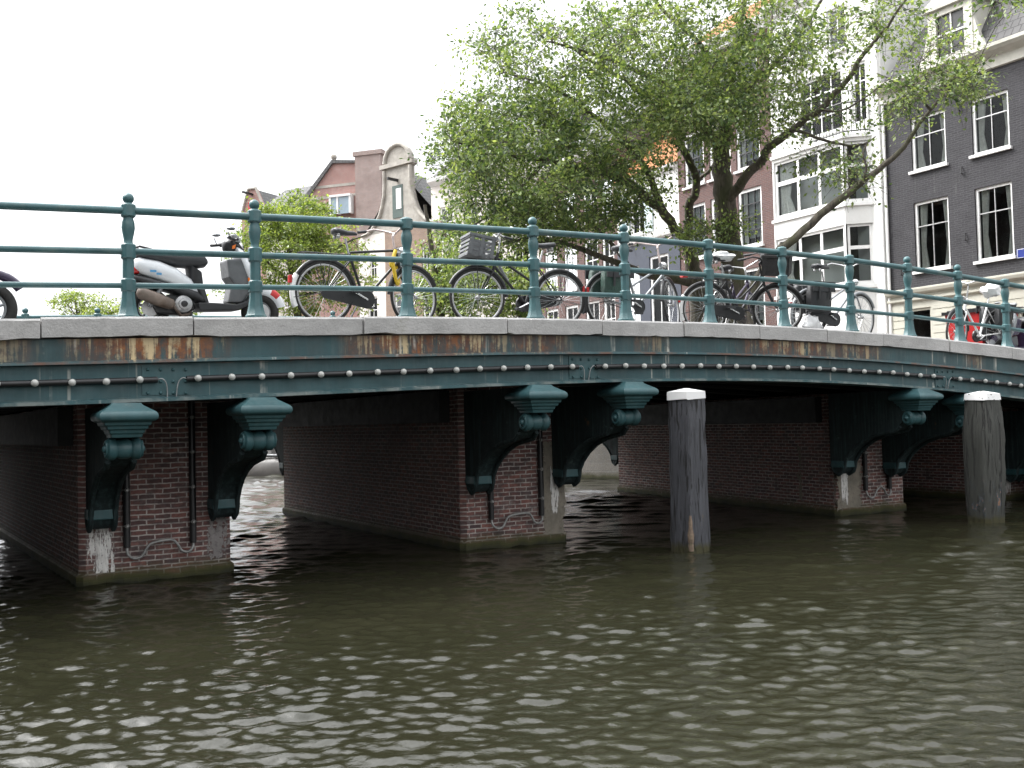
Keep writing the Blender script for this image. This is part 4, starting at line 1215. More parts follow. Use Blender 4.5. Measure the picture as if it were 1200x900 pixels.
# ================================================================== TREES
def leaf_mat(name, dark, mid, light, trans=.45):
    t = NT(name)
    at = t.node('ShaderNodeAttribute', attribute_name='tint')
    c1 = t.mix(t.ramp(at.outputs['Fac'], 0, .5), dark, mid)
    c = t.mix(t.ramp(at.outputs['Fac'], .5, 1), c1, light)
    t.base(c); t.b.inputs['Roughness'].default_value = .42; t.b.inputs['Specular IOR Level'].default_value = .5
    tr = t.node('ShaderNodeBsdfTranslucent')
    g = t.node('ShaderNodeMix', data_type='RGBA', blend_type='MULTIPLY'); g.inputs[0].default_value = 1; g.inputs[7].default_value = (1.5, 1.45, .7, 1)
    t.link(c, g.inputs[6]); t.link(g.outputs[2], tr.inputs['Color'])
    mx = t.node('ShaderNodeMixShader'); mx.inputs[0].default_value = trans
    t.link(t.b.outputs[0], mx.inputs[1]); t.link(tr.outputs[0], mx.inputs[2]); t.link(mx.outputs[0], t.out.inputs['Surface'])
    return t.m
M['leaf_elm'] = leaf_mat('elm_leaves', (.034, .068, .028), (.112, .172, .062), (.27, .335, .14), .42)
M['leaf_bright'] = leaf_mat('bright_leaves', (.075, .12, .03), (.17, .235, .06), (.29, .35, .12), .45)
def bark_mat():
    t = NT('elm_bark'); v = t.coords('Object', (7, 7, 1.6))
    n = t.noise(v, 2.2, 6, .7, .5)
    c = t.mix(t.ramp(n, .35, .65), (.034, .029, .023), (.125, .108, .085))
    c = t.mix(t.ramp(t.noise(t.coords('Object', (1, 1, .6)), 2.2, 4), .45, .62, 0, .65), c, (.06, .068, .028))
    t.base(c); t.b.inputs['Roughness'].default_value = .9; t.bump(n, .8, .03); return t.m
M['bark'] = bark_mat()

def tree(name, label, trunk, limbs, clusters, leaf, seed, leaf_size=.10, nleaf=90, crad=.55, group='trees along the quay', droop=.35, tint_shift=0.0):
    """trunk: [(point, radius)], limbs: the same; clusters: [(centre, density)]"""
    q = np.random.default_rng(seed)
    base = np.array(trunk[0][0], float)
    root = empty(name, tuple(base)); tag(root, label, 'tree', group)
    wood = MB(); skel = []
    def limb(L, n):
        P = smooth_path([p for p, r in L]); rr = np.interp(np.linspace(0, len(L)-1, len(P)), np.arange(len(L)), [r for p, r in L])
        P = [p+q.normal(size=3)*min(.03, r*.25)*(0 if i == 0 else 1) for i, (p, r) in enumerate(zip(P, rr))]
        wood.tube([tuple(p-base) for p in P], [float(r) for r in rr], n)
        for p, r in zip(P, rr): skel.append((p, r))
    limb(trunk, 12)
    for L in limbs: limb(L, 8)
    sk = np.array([p for p, r in skel]); sr = np.array([r for p, r in skel])
    cl = sorted(clusters, key=lambda c: np.min(np.linalg.norm(sk-c[0], axis=1)))
    leaves = []; tints = []; dirs = []
    for c, dens in cl:
        c = np.array(c, float)
        d = np.linalg.norm(sk-c, axis=1)+np.where(sr < .012, .25, 0)
        i = int(d.argmin()); a = sk[i]; r0 = min(sr[i]*.75, .012+.012*d[i])
        mid = (a+c)/2+q.normal(size=3)*.10*np.linalg.norm(c-a)+np.array([0, 0, .10*np.linalg.norm(c-a)])
        P = smooth_path([a, mid, c], 3)
        rr = np.linspace(r0, .007, len(P))
        wood.tube([tuple(p-base) for p in P], [float(x) for x in rr], 4, cap=False)
        sk = np.vstack([sk, P[2:]]); sr = np.concatenate([sr, rr[2:]])
        ax = c-a; ax = ax/max(1e-6, np.linalg.norm(ax))
        ctint = q.normal()*.16+tint_shift
        for s in range(8):
            dr = q.normal(size=3)*np.array([1, 1, .55])+ax*.6; dr /= np.linalg.norm(dr)
            ln = crad*q.uniform(.6, 1.45)
            e = c+dr*ln+np.array([0, 0, -droop*ln*ln*q.uniform(.5, 1.4)])
            m = c+dr*ln*.5+np.array([0, 0, .04])
            if s < 5: wood.tube([tuple(c-base), tuple(m-base), tuple(e-base)], [.006, .005, .003], 3, cap=False)
            k = int(nleaf*dens/8*q.uniform(.6, 1.4))
            if k < 1: continue
            tt = q.uniform(.12, 1.05, k)[:, None]
            pos = c*(1-tt)**2+2*m*tt*(1-tt)+e*tt**2+q.normal(size=(k, 3))*np.array([.085, .085, .065])
            leaves.append(pos); tints.append(np.clip(.5+ctint+q.normal(size=k)*.27, 0, 1))
            dirs.append(np.repeat(dr[None], k, 0))
    wood.build('trunk', M['bark'], root, smooth=60, uv=False)
    L = np.vstack(leaves); T = np.concatenate(tints); D = np.vstack(dirs); n = len(L)
    # leaf blades: pointed ovals, mostly hanging outwards
    u = D+q.normal(size=(n, 3))*.75; u[:, 2] -= .25; u /= np.linalg.norm(u, axis=1)[:, None]
    w = np.cross(u, q.normal(size=(n, 3))*.7+np.array([0, 0, 1.0])); w /= np.linalg.norm(w, axis=1)[:, None]+1e-9
    nn = np.cross(u, w)
    s = leaf_size*q.uniform(.6, 1.25, n)[:, None]
    V = np.stack([L, L+u*s*.5+w*s*.27+nn*s*.06, L+u*s, L+u*s*.5-w*s*.27+nn*s*.06], 1)-base
    co = V.reshape(-1, 3).astype('f'); F = np.arange(n*4, dtype='i')
    me = bpy.data.meshes.new('crown')
    me.vertices.add(n*4); me.vertices.foreach_set('co', co.ravel())
    me.loops.add(n*4); me.loops.foreach_set('vertex_index', F)
    me.polygons.add(n); me.polygons.foreach_set('loop_start', np.arange(0, n*4, 4, dtype='i')); me.update()
    at = me.attributes.new('tint', 'FLOAT', 'POINT'); at.data.foreach_set('value', np.repeat(T, 4).astype('f'))
    me.materials.append(leaf)
    o = bpy.data.objects.new('crown', me); COL.objects.link(o); o.parent = root
    return root

def blobs(seed, *E):
    """cluster centres filling ellipsoids given by where they stand: (px, py, rx, ry, count, depth, depth spread, density)"""
    q = np.random.default_rng(seed); out = []
    for cx, cy, rx, ry, n, d, ds, dens in E:
        for i in range(n):
            while True:
                a, b, c = q.uniform(-1, 1, 3)
                if a*a+b*b+c*c < 1: break
            out.append((at_depth(cx+a*rx, cy+b*ry, d+c*ds), dens*q.uniform(.7, 1.25)))
    return out
def path(depths, pts, radii):
    if not isinstance(depths, (list, tuple)): depths = [depths]*len(pts)
    ds = np.interp(np.linspace(0, 1, len(pts)), np.linspace(0, 1, len(depths)), depths)
    rs = np.interp(np.linspace(0, 1, len(pts)), np.linspace(0, 1, len(radii)), radii)
    return [(at_depth(x, y, d), float(r)) for (x, y), d, r in zip(pts, ds, rs)]
def grounded(P, r):
    p = P[0][0]; return [(np.array([p[0]+.1, p[1], GZ-.02]), r*1.25), (np.array([p[0]+.05, p[1], GZ+.8]), r*1.05)]+P

tA = grounded(path(26.6, [(862, 345), (856, 290), (850, 235), (846, 190), (850, 140), (858, 90), (868, 30), (880, -50)], [.31, .29, .27, .23, .17, .12, .08, .04]), .33)
tree('elm_tree', 'large elm with a thick mossy upright trunk in front of the brown brick house', tA, [
    path([26.5, 23], [(852, 236), (868, 213), (890, 190), (905, 170), (945, 140), (985, 105), (1012, 65), (1040, 30), (1068, -10)], [.14, .11, .08, .05, .02]),
    path([26.6, 24], [(847, 180), (822, 140), (790, 105), (740, 80), (690, 62), (640, 48)], [.13, .08, .05, .02]),
    path([26.6, 25], [(851, 130), (890, 92), (935, 45), (965, -5)], [.10, .06, .03]),
    path([24.6, 24], [(930, 152), (965, 164), (1005, 171), (1026, 160)], [.045, .03, .015]),
    path([26.6, 28], [(850, 150), (875, 110), (900, 60), (905, 10)], [.10, .06, .03]),
    path([26.6, 25], [(856, 95), (820, 50), (780, 15), (740, -30)], [.09, .05, .03]),
    path([24.3, 23.5], [(958, 128), (985, 130), (1020, 110), (1045, 90)], [.035, .02, .01]),
    ], blobs(1, (822, 118, 72, 66, 105, 25.2, 2.6, 1.15), (890, 85, 70, 62, 44, 25, 3, .85), (770, 55, 80, 60, 52, 24.5, 3, .7), (965, 45, 80, 50, 34, 24, 3, .62),
             (1045, 22, 45, 30, 14, 23.5, 2, .6), (838, 272, 42, 20, 16, 26.4, .5, .9), (1005, 115, 60, 40, 14, 24, 2, .5), (905, 135, 60, 38, 26, 25, 2, .75),
             (850, 10, 110, 40, 44, 25, 3, .7), (985, 190, 35, 22, 9, 24, 1, .6), (700, 40, 70, 45, 26, 24, 3, .55), (860, -55, 190, 50, 40, 25, 4, .7)),
    M['leaf_elm'], 5, leaf_size=.112, nleaf=98, crad=.58, tint_shift=.08)

tB = grounded(path(27.9, [(818, 345), (811, 310), (806, 288)], [.22, .20, .19]), .23)
tree('elm_tree', 'spreading elm with a dark forked trunk leaning left over the bridge railing', tB, [
    path([27.9, 24], [(807, 292), (797, 276), (772, 242), (737, 215), (700, 200), (640, 188), (575, 178), (530, 165)], [.15, .13, .10, .06, .02]),
    path([27.9, 25.5], [(806, 290), (808, 245), (816, 212), (798, 170), (783, 140), (742, 100), (700, 76), (660, 50)], [.13, .10, .07, .03]),
    path([27.9, 27.5], [(815, 214), (834, 196), (850, 168), (858, 140)], [.06, .04, .02]),
    path([27.3, 25], [(775, 246), (757, 200), (725, 160), (690, 130), (640, 100), (590, 85)], [.10, .06, .02]),
    path([27.9, 24.5], [(812, 332), (762, 322), (712, 303), (660, 286), (612, 281), (570, 290)], [.13, .09, .05, .02]),
    path([26.5, 25], [(735, 309), (706, 274), (676, 250), (650, 225)], [.06, .04, .02]),
    path([25, 24.5], [(640, 188), (610, 220), (575, 250), (545, 270)], [.05, .03, .015]),
    ], blobs(2, (620, 190, 105, 85, 125, 25, 3.5, 1.15), (568, 150, 62, 55, 42, 24.5, 3, .9), (690, 140, 95, 75, 95, 25.5, 3, 1.1), (735, 212, 62, 42, 38, 26.3, 2, 1.0),
             (600, 258, 85, 36, 46, 25.5, 3, .95), (630, 55, 90, 48, 40, 24.5, 3, .55), (600, 55, 62, 42, 22, 24.5, 2.5, .5), (715, 45, 70, 45, 24, 25, 3, .55), (538, 180, 34, 56, 20, 25, 2, .75),
             (680, 255, 70, 22, 20, 26, 2, .8), (570, 285, 55, 26, 22, 26, 2, .8), (650, 275, 60, 20, 22, 26, 1.6, .8), (715, 255, 40, 22, 14, 26.5, 1.2, .8)),
    M['leaf_elm'], 6, leaf_size=.112, nleaf=98, crad=.58)

tC = grounded(path([22.3, 21], [(880, 345), (905, 305), (922, 286), (960, 253), (1000, 222), (1030, 198), (1058, 173), (1084, 136), (1112, 104), (1142, 84)], [.10, .09, .085, .07, .05, .03, .015]), .12)
tree('leaning_tree', 'slanting tree whose long bare limb reaches to the right across the white house', tC, [
    path([21.6, 21.5], [(1005, 218), (1015, 200), (1012, 180), (1018, 165)], [.035, .02, .01]),
    path([21.1, 20.5], [(1090, 128), (1070, 105), (1045, 95)], [.03, .02, .01]),
    ], blobs(3, (1085, 100, 62, 20, 26, 21, 1.5, .75), (1000, 196, 34, 30, 11, 21.5, 1, .7), (1132, 88, 26, 34, 14, 21, 1, 1.0), (1065, 125, 35, 22, 7, 21, 1, .6), (1185, 2, 35, 12, 8, 20, 1, .7), (1100, 60, 45, 22, 14, 21, 1, .6)),
    M['leaf_elm'], 8, leaf_size=.10, nleaf=62, crad=.5, tint_shift=.05)

tD = grounded(path(37.5, [(352, 400), (346, 352), (340, 310), (336, 270)], [.16, .13, .09, .05]), .17)
tree('round_tree', 'bright yellow-green round tree left of the red brick house', tD, [
    path(37.5, [(345, 340), (375, 305), (405, 285), (430, 275)], [.08, .05, .02]), path(37.3, [(344, 335), (310, 305), (285, 295)], [.07, .04, .02]),
    path(37.5, [(346, 350), (375, 340), (400, 330), (425, 325)], [.07, .04, .02])],
    blobs(4, (342, 256, 52, 24, 62, 37.5, 1.6, 1.2), (335, 295, 76, 34, 74, 37.5, 2.2, 1.0), (392, 292, 42, 34, 34, 37.5, 2, .85), (405, 338, 36, 26, 22, 37.5, 2, .8), (330, 345, 70, 24, 40, 37.5, 2, .9)),
    M['leaf_bright'], 9, leaf_size=.13, nleaf=110, crad=.5)
tF = grounded(path(30, [(520, 400), (512, 340), (505, 290), (498, 240)], [.12, .10, .08, .04]), .13)
tree('young_tree', 'slender green tree behind the bicycle with the crate, in front of the pale house', tF, [
    path(30, [(510, 320), (545, 300), (580, 290)], [.05, .03, .015]), path(29.6, [(514, 355), (560, 340), (600, 330)], [.05, .03, .015]), path(30, [(508, 300), (520, 270), (530, 250)], [.05, .03, .015])],
    blobs(5, (560, 335, 62, 38, 70, 30, 2, 1.0), (515, 345, 26, 24, 14, 30, 1.2, .8), (535, 285, 34, 40, 20, 30, 1.6, .7), (610, 345, 36, 24, 22, 30, 1.5, .9)),
    M['leaf_elm'], 10, leaf_size=.13, nleaf=110, crad=.5, tint_shift=.22)
for i, (px, top, w, n, d, lab, sh) in enumerate(((88, 340, 24, 20, 50, 'small sparse tree left of the first railing post, the farthest tree at the left', -.05), (128, 350, 20, 16, 47, 'small open-crowned tree just left of the first railing post', 0), (188, 352, 38, 34, 44, 'low bushy green tree seen below the white scooter saddle', .15))):
    tr = grounded(path(d, [(px+6, 400), (px+3, 372), (px, top+10)], [.09, .06, .03]), .1)
    tree('small_tree', lab, tr, [path(d, [(px+3, 368), (px+w*.6, top+12)], [.035, .015]), path(d, [(px+3, 372), (px-w*.6, top+10)], [.035, .015])],
         blobs(20+i, (px, top+12, w, 14, n, d, 1.4, .7), (px+4, top+28, w*1.1, 14, n, d, 1.5, .8)), M['leaf_bright'], 30+i, leaf_size=.14, nleaf=90, crad=.45)
# ================================================================== BICYCLES
def wheel(parent, c, r, M_T=None, rimmat='alu', tyre_w=.0165, nsp=32):
    root = MB(); root.T = M_T; root.torus(c, r-tyre_w, tyre_w, 'y', 44, 8); w = root.build('wheel', M['rubber'], parent, smooth=60)
    mb = MB(); mb.T = M_T; mb.torus(c, r-2*tyre_w-.006, .014, 'y', 44, 6, flat=.8); mb.build('rim', M[rimmat], w, smooth=60)
    mb = MB(); mb.T = M_T; rr = r-2*tyre_w-.01
    for i in range(nsp):
        a = 2*PI*i/nsp; s = 1 if i % 2 else -1; a2 = a+(.5 if (i//2) % 2 else -.5)
        mb.tube([(c[0]+.022*math.cos(a2), c[1]+s*.03, c[2]+.022*math.sin(a2)), (c[0]+rr*math.cos(a), c[1], c[2]+rr*math.sin(a))], .0019, 3, cap=False)
    mb.build('spokes', M['chrome'], w)
    mb = MB(); mb.T = M_T; mb.lathe([(.012, -.05), (.026, -.035), (.018, -.03), (.018, .03), (.026, .035), (.012, .05)], c, 10, 'y'); mb.build('hub', M['alu'], w, smooth=40)
    return w
def bike(label, x, y, heading, lean=0, steer=0, r=.345, frame='black', style='step', saddle='saddle', fender='black', rim='alu', chaincase='black', carrier=True, bar='chrome', sh=.98, fender_tip=None, tag_group='bicycles parked against the bridge railing', bar_h=1.08, base=.54):
    z = ztop(x)-.012
    root = empty('bicycle', (x, y, z), heading, R(lean)); tag(root, label, 'bicycle', tag_group)
    RH = (-base, 0, r); FH = (base+.02, 0, r); BB = (-.07, 0, .29)
    ST = (-.25, 0, .78); HT = (.30, 0, .88); HB_ = (.355, 0, .70)
    fm = MB()
    fm.tube([BB, ST], .0165, 8); fm.tube([HT, HB_], .021, 8)
    if style == 'step':
        fm.tube([(.35, 0, .72), (.2, 0, .55), (.02, 0, .36), BB], .016, 8); fm.tube([(.315, 0, .83), (.17, 0, .66), (.0, 0, .50), (-.14, 0, .46)], .015, 8)
    elif style == 'men':
        fm.tube([(.345, 0, .74), BB], .0165, 8); fm.tube([(.305, 0, .86), (-.24, 0, .80)], .015, 8)
    else:
        fm.tube([(.345, 0, .72), BB], .018, 8); fm.tube([(.31, 0, .82), (-.165, 0, .55)], .016, 8)
    for s in (-1, 1):
        fm.tube([(BB[0], s*.03, BB[2]), (RH[0], s*.06, RH[2])], .010, 6); fm.tube([(ST[0]+.01, s*.02, ST[2]-.06), (RH[0], s*.06, RH[2])], .008, 6)
    fm.lathe([(.026, -.04), (.026, .04)], BB, 10, 'y')
    fm.build('frame', M[frame], root, smooth=60)
    mb = MB(); mb.tube([(ST[0], 0, ST[2]-.02), (ST[0]-.05, 0, sh-.05)], .0125, 8); mb.build('seat_post', M['chrome'], root, smooth=60)
    sx = ST[0]-.06
    mb = MB(); mb.loft([((sx-.14, 0, sh+.03), .045, .02, 0, 2.4), ((sx-.12, 0, sh+.02), .095, .035, 0, 2.6), ((sx-.05, 0, sh+.012), .085, .035, 0, 2.4), ((sx+.03, 0, sh+.008), .045, .028, 0, 2.2), ((sx+.12, 0, sh+.01), .025, .022, 0, 2.2), ((sx+.15, 0, sh+.005), .012, .012, 0, 2)], 14)
    sd = mb.build('saddle', M[saddle], root, smooth=60)
    for s in (-1, 1):
        mb = MB(); mb.lathe([(.012, sh-.06), (.026, sh-.045), (.014, sh-.04), (.026, sh-.03), (.014, sh-.025), (.024, sh-.012), (.012, sh-.005)], (sx-.09, s*.05, 0), 10); mb.build('saddle_spring', M['chrome'], sd, smooth=40)
    wheel(root, RH, r, None, rim)
    # steering part
    ax = (Vector(HT)-Vector(HB_)).normalized(); o = Vector(HB_)
    T = Matrix.Translation(o) @ Matrix.Rotation(R(steer), 4, ax) @ Matrix.Translation(-o)
    mb = MB(); mb.T = T
    mb.tube([HB_, (.375, 0, .64)], .018, 8)
    for s in (-1, 1): mb.tube([(.37, s*.04, .655), (.40, s*.055, .62), (.49, s*.055, .45), FH], [.012, .012, .010, .008], 6)
    mb.tube([(.37, -.045, .655), (.37, .045, .655)], .015, 6)
    mb.build('fork', M[frame], root, smooth=60)
    wheel(root, FH, r, T, rim)
    for c, TT, a0, a1 in ((RH, None, R(-8), R(205)), (FH, T, R(30), R(175))):
        mb = MB(); mb.T = TT; mb.torus(c, r+.018, .023, 'y', 30, 7, a0 if c is RH else R(25), a1 if c is RH else R(178), flat=1.0)
        for a in ((150, 190) if c is RH else (160,)):
            for s in (-1, 1): mb.tube([(c[0], s*.05, c[2]), (c[0]+(r+.02)*math.cos(R(a)), s*.03, c[2]+(r+.02)*math.sin(R(a)))], .003, 4)
        g = mb.build('mudguard', M[fender], root, smooth=60)
        if c is RH and fender_tip:
            mb = MB(); mb.torus(c, r+.021, .031, 'y', 10, 7, R(150), R(206)); mb.build('mudguard_tip', M[fender_tip], g, smooth=60)
    mb = MB(); mb.T = T; bh = bar_h
    mb.tube([HT, (.275, 0, bh-.06)], .0125, 8); mb.tube([(.275, 0, bh-.07), (.31, 0, bh-.03)], .013, 8)
    hp = [(.03, -.29, bh), (.12, -.285, bh+.02), (.22, -.26, bh+.05), (.30, -.15, bh+.02), (.31, 0, bh-.03), (.30, .15, bh+.02), (.22, .26, bh+.05), (.12, .285, bh+.02), (.03, .29, bh)]
    mb.tube(hp, .011, 8); hb = mb.build('handlebar', M[bar], root, smooth=60)
    for s in (-1, 1):
        mb = MB(); mb.T = T; mb.tube([(.02, s*.29, bh), (.13, s*.284, bh+.022)], .0165, 8); mb.build('grip', M['blackplastic'], hb, smooth=60)
    mb = MB(); mb.T = T
    mb.lathe([(.02, -.03), (.045, .0), (.05, .04), (.046, .045)], (.40, 0, .86), 14, 'x'); mb.tube([(.33, 0, .84), (.40, 0, .85)], .008, 5); mb.build('head_lamp', M['chrome'], root, smooth=40)
    mb = MB(); mb.cbox((RH[0]-r-.045, 0, RH[2]+.13), (.035, .05, .085)); mb.build('tail_lamp', M['redlens'], root, bevel=.008)
    if chaincase:
        mb = MB(); n = 9; poly = []
        for i in range(n): a = R(-90+180*i/(n-1)); poly.append((BB[0]+.10*math.cos(a), BB[2]+.10*math.sin(a)))
        for i in range(n): a = R(90+180*i/(n-1)); poly.append((RH[0]+.065*math.cos(a), RH[2]+.065*math.sin(a)))
        mb.prism(poly, -.075, -.045, 'y'); mb.build('chain_case', M[chaincase], root, bevel=.008)
    else:
        mb = MB(); mb.torus((BB[0], -.05, BB[2]), .09, .006, 'y', 24, 5); mb.lathe([(.03, -.052), (.085, -.05), (.085, -.048), (.03, -.046)], BB, 20, 'y')
        mb.tube([(BB[0], -.05, BB[2]+.09), (RH[0], -.05, RH[2]+.035)], .005, 4); mb.tube([(BB[0], -.05, BB[2]-.09), (RH[0], -.05, RH[2]-.035)], .005, 4)
        mb.build('chain', M['blackplastic'], root)
    mb = MB(); ca = R(25)
    for s in (-1, 1):
        dx, dz = s*math.cos(ca)*.17, s*math.sin(ca)*.17
        mb.tube([(BB[0], s*.085, BB[2]), (BB[0]+dx, s*.10, BB[2]-dz)], .011, 6)
    mb.tube([(BB[0], -.086, BB[2]), (BB[0], .086, BB[2])], .012, 6)
    cr = mb.build('crank', M['chrome'], root, smooth=60)
    for s in (-1, 1):
        mb = MB(); mb.cbox((BB[0]+s*math.cos(ca)*.17, s*.155, BB[2]-s*math.sin(ca)*.17), (.09, .09, .025)); mb.build('pedal', M['blackplastic'], cr, bevel=.006)
    mb = MB(); mb.tube([(-.12, .06, .24), (-.20, .17, .01)], .010, 6); mb.build('kickstand', M['alu'], root, smooth=60)
    if carrier:
        mb = MB(); zc = 2*r+.075
        for s in (-1, 1):
            mb.tube([(-.28, s*.035, zc+.01), (-.34, s*.065, zc), (-.80, s*.065, zc), (-.83, s*.05, zc)], .006, 5)
            mb.tube([(RH[0], s*.065, RH[2]+.02), (RH[0]-.10, s*.065, zc)], .005, 5); mb.tube([(RH[0], s*.065, RH[2]+.02), (RH[0]+.05, s*.065, zc)], .005, 5)
        for k in range(5): mb.tube([(-.36-.11*k, -.065, zc), (-.36-.11*k, .065, zc)], .005, 5)
        mb.tube([(-.83, -.05, zc), (-.83, .05, zc)], .006, 5)
        mb.build('carrier', M['black' if frame in ('black', 'purple') else 'alu'], root, smooth=60)
    return root, T
def crate(parent, name, c, d, mat, T=None, tilt=0, slots=True):
    mb = MB(); TT = Matrix.Translation(c) @ Matrix.Rotation(tilt, 4, 'Y')
    mb.T = (T @ TT) if T is not None else TT
    x, y, z = d[0]/2, d[1]/2, d[2]
    t = .012
    mb.box(-x, x, -y, y, 0, t)
    # walls built of rails and uprights so that the slots are open
    for s in (-1, 1):
        for k in range(5):
            a = t+.004+(z-t)*k/5; h = (z-t)/5*(.55 if slots else .98)
            if k == 4: h = (z-t)/5
            mb.box(-x+t, x-t, s*(y-t) if s > 0 else -y, s*y if s > 0 else -(y-t), a, a+h)
            mb.box(s*(x-t) if s > 0 else -x, s*x if s > 0 else -(x-t), -y, y, a, a+h)
        for kx in (-.8, 0, .8):
            mb.box(kx*x-.02, kx*x+.02, s*(y+.001) if s > 0 else -y-.008, s*(y+.008) if s > 0 else -y-.001, t, z)
    mb.box(-x-.012, x+.012, -y-.012, -y-.0005, z-.03, z+.002); mb.box(-x-.012, x+.012, y+.0005, y+.012, z-.03, z+.002)
    mb.box(-x-.012, -x-.0005, -y-.0004, y+.0004, z-.03, z+.002); mb.box(x+.0005, x+.012, -y-.0004, y+.0004, z-.03, z+.002)
    return mb.build(name, mat, parent)
def pannier(parent, x, zt, s, w, h, mat):
    mb = MB()
    mb.loft([((x-w/2, s*.13, zt-h*.52), .045, h*.40, 0, 4), ((x-w/2+.04, s*.135, zt-h*.5), .07, h*.5, 0, 5), ((x, s*.14, zt-h*.5), .085, h*.53, 0, 5), ((x+w/2-.04, s*.135, zt-h*.5), .07, h*.5, 0, 5), ((x+w/2, s*.13, zt-h*.52), .045, h*.40, 0, 4)], 16)
    o = mb.build('pannier', mat, parent, smooth=50)
    mb = MB()
    mb.prism([(x-w/2-.01, zt-.13), (x+w/2+.01, zt-.13), (x+w/2+.01, zt+.01), (x-w/2-.01, zt+.01)], s*.14+s*.085-.004 if s > 0 else s*.225-.008, s*.225+.008 if s > 0 else s*.225+.004, 'y')
    for k in (-1, 1): mb.box(x+k*w*.25-.015, x+k*w*.25+.015, (.234 if s > 0 else -.242), (.242 if s > 0 else -.234), zt-.24, zt-.01)
    mb.build('pannier_flap', M['blackplastic'], o)
    return o
def lumpy(parent, name, c, d, mat, seed, n=14, m=9, amp=.22):
    q = random.Random(seed); mb = MB(); mb.sphere((0, 0, 0), 1, n, m)
    ph = [q.uniform(0, 6) for _ in range(6)]
    mb.v = [tuple(c[i]+d[i]*p[i]*(1+amp*math.sin(4*p[0]+ph[0])*math.sin(5*p[2]+ph[1])+amp*.6*math.sin(9*p[1]+7*p[2]+ph[2])+q.uniform(-.04, .04)) for i in range(3)) for p in mb.v]
    return mb.build(name, mat, parent, smooth=50)

YB = -.65
# A: black roadster, yellow chain lock
bA, T = bike('black roadster bicycle with a yellow chain lock and white rear mudguard tip', 4.41, YB, R(3), lean=3, steer=14, frame='black', style='men', fender_tip='white_paint', sh=1.0, bar='pink_bar')
mb = MB(); mb.tube(smooth_path([(.30, -.03, .86), (.25, -.06, .74), (.27, -.07, .58), (.31, -.05, .48), (.35, -.0, .54), (.34, .03, .70), (.31, .02, .84)], 4), .021, 8); mb.build('chain_lock', M['yellow'], bA, smooth=60)
mb = MB(); mb.tube(smooth_path([(.28, -.05, .8), (.22, -.06, .7), (.27, -.06, .64)], 4), .018, 8); mb.build('chain_lock', M['yellow'], bA, smooth=60)
# B: facing left, crate on the front carrier
bB, T = bike('black bicycle facing left with a grey plastic crate on its front carrier', 6.37, YB+.05, R(180-4), lean=-4, steer=-8, frame='black', style='mixte', saddle='saddle', fender='black', sh=.99, carrier=True, bar_h=1.10)
crate(bB, 'crate', (.58, 0, .80), (.32, .40, .26), M['grey_plastic'], T, R(-10))
mb = MB(); mb.T = T
for s in (-1, 1): mb.tube([(.56, s*.06, .36), (.60, s*.12, .79)], .006, 5); mb.tube([(.36, s*.04, .78), (.74, s*.13, .795)], .006, 5)
mb.build('front_carrier', M['black'], bB, smooth=60)
mb = MB(); mb.tube([(.33, -.05, .84), (.20, -.07, .66), (.14, -.06, .56)], .018, 8); mb.build('white_hose_lock', M['cable'], bB, smooth=60)
# C: silver with green panniers
bC, T = bike('silver bicycle with dark green panniers and its front wheel turned', 8.16, YB+.02, R(2), lean=4, steer=34, frame='silver', style='mixte', fender='black', saddle='saddle', chaincase=None, bar='pink_bar', sh=1.0, bar_h=1.14)
pannier(bC, -.52, .76, -1, .40, .36, M['green_cloth']); pannier(bC, -.52, .76, 1, .40, .36, M['green_cloth'])
# D: white plastic over the saddle, black crate in front, red lamp
bD, T = bike('dark bicycle with white plastic over its saddle and a big black front basket', 9.93, YB+.10, R(-14), lean=5, steer=-38, frame='black', style='step', fender='black', fender_tip='white_paint', sh=1.02, bar='black', bar_h=1.05)
lumpy(bD, 'saddle_cover', (-.30, 0, 1.06), (.19, .12, .065), M['white_bag'], 3)
crate(bD, 'front_basket', (.52, 0, .84), (.36, .42, .28), M['wicker'], T, 0, False)
lumpy(bD, 'bag', (.50, 0, 1.06), (.20, .2, .12), M['blackplastic'], 5)
mb = MB(); mb.T = T
for s in (-1, 1): mb.tube([(.56, s*.06, .36), (.56, s*.12, .83)], .006, 5)
mb.build('front_carrier', M['black'], bD, smooth=60)
mb = MB(); mb.cbox((-.86, 0, .80), (.07, .12, .07)); mb.build('reflector', M['redlens'], bD, bevel=.015)
# a second machine tangled in behind D
bD2, T = bike('dark city bicycle standing close behind the one with the white saddle bag', 10.35, YB+.50, R(24), lean=-3, steer=20, frame='purple', style='mixte', fender='black', sh=.96)
# E: pale frame, black bag on carrier
bE, T = bike('pale grey bicycle with black pannier bags, in front of the white house', 11.68, YB+.02, R(2), lean=4, steer=6, frame='silver', style='mixte', fender='silver', rim='alu', chaincase='blackplastic', sh=1.03, bar='chrome', bar_h=1.10)
pannier(bE, -.50, .80, -1, .42, .42, M['blackplastic']); pannier(bE, -.50, .80, 1, .42, .42, M['blackplastic'])
lumpy(bE, 'plastic_bag', (-.62, -.12, .20), (.16, .08, .14), M['white_bag'], 8)
# F: white bike facing left, white bag on the saddle
bF, T = bike('white framed bicycle facing left with a white bag over the saddle', 14.86, YB, R(180+3), lean=-4, steer=8, frame='white_paint', style='men', fender='black', saddle='saddle', chaincase='black', sh=1.0, bar='chrome', bar_h=1.14)
lumpy(bF, 'saddle_cover', (-.33, 0, 1.03), (.19, .13, .11), M['white_bag'], 12)
pannier(bF, -.50, .80, 1, .36, .36, M['blackplastic']); pannier(bF, -.50, .80, -1, .36, .36, M['blackplastic'])

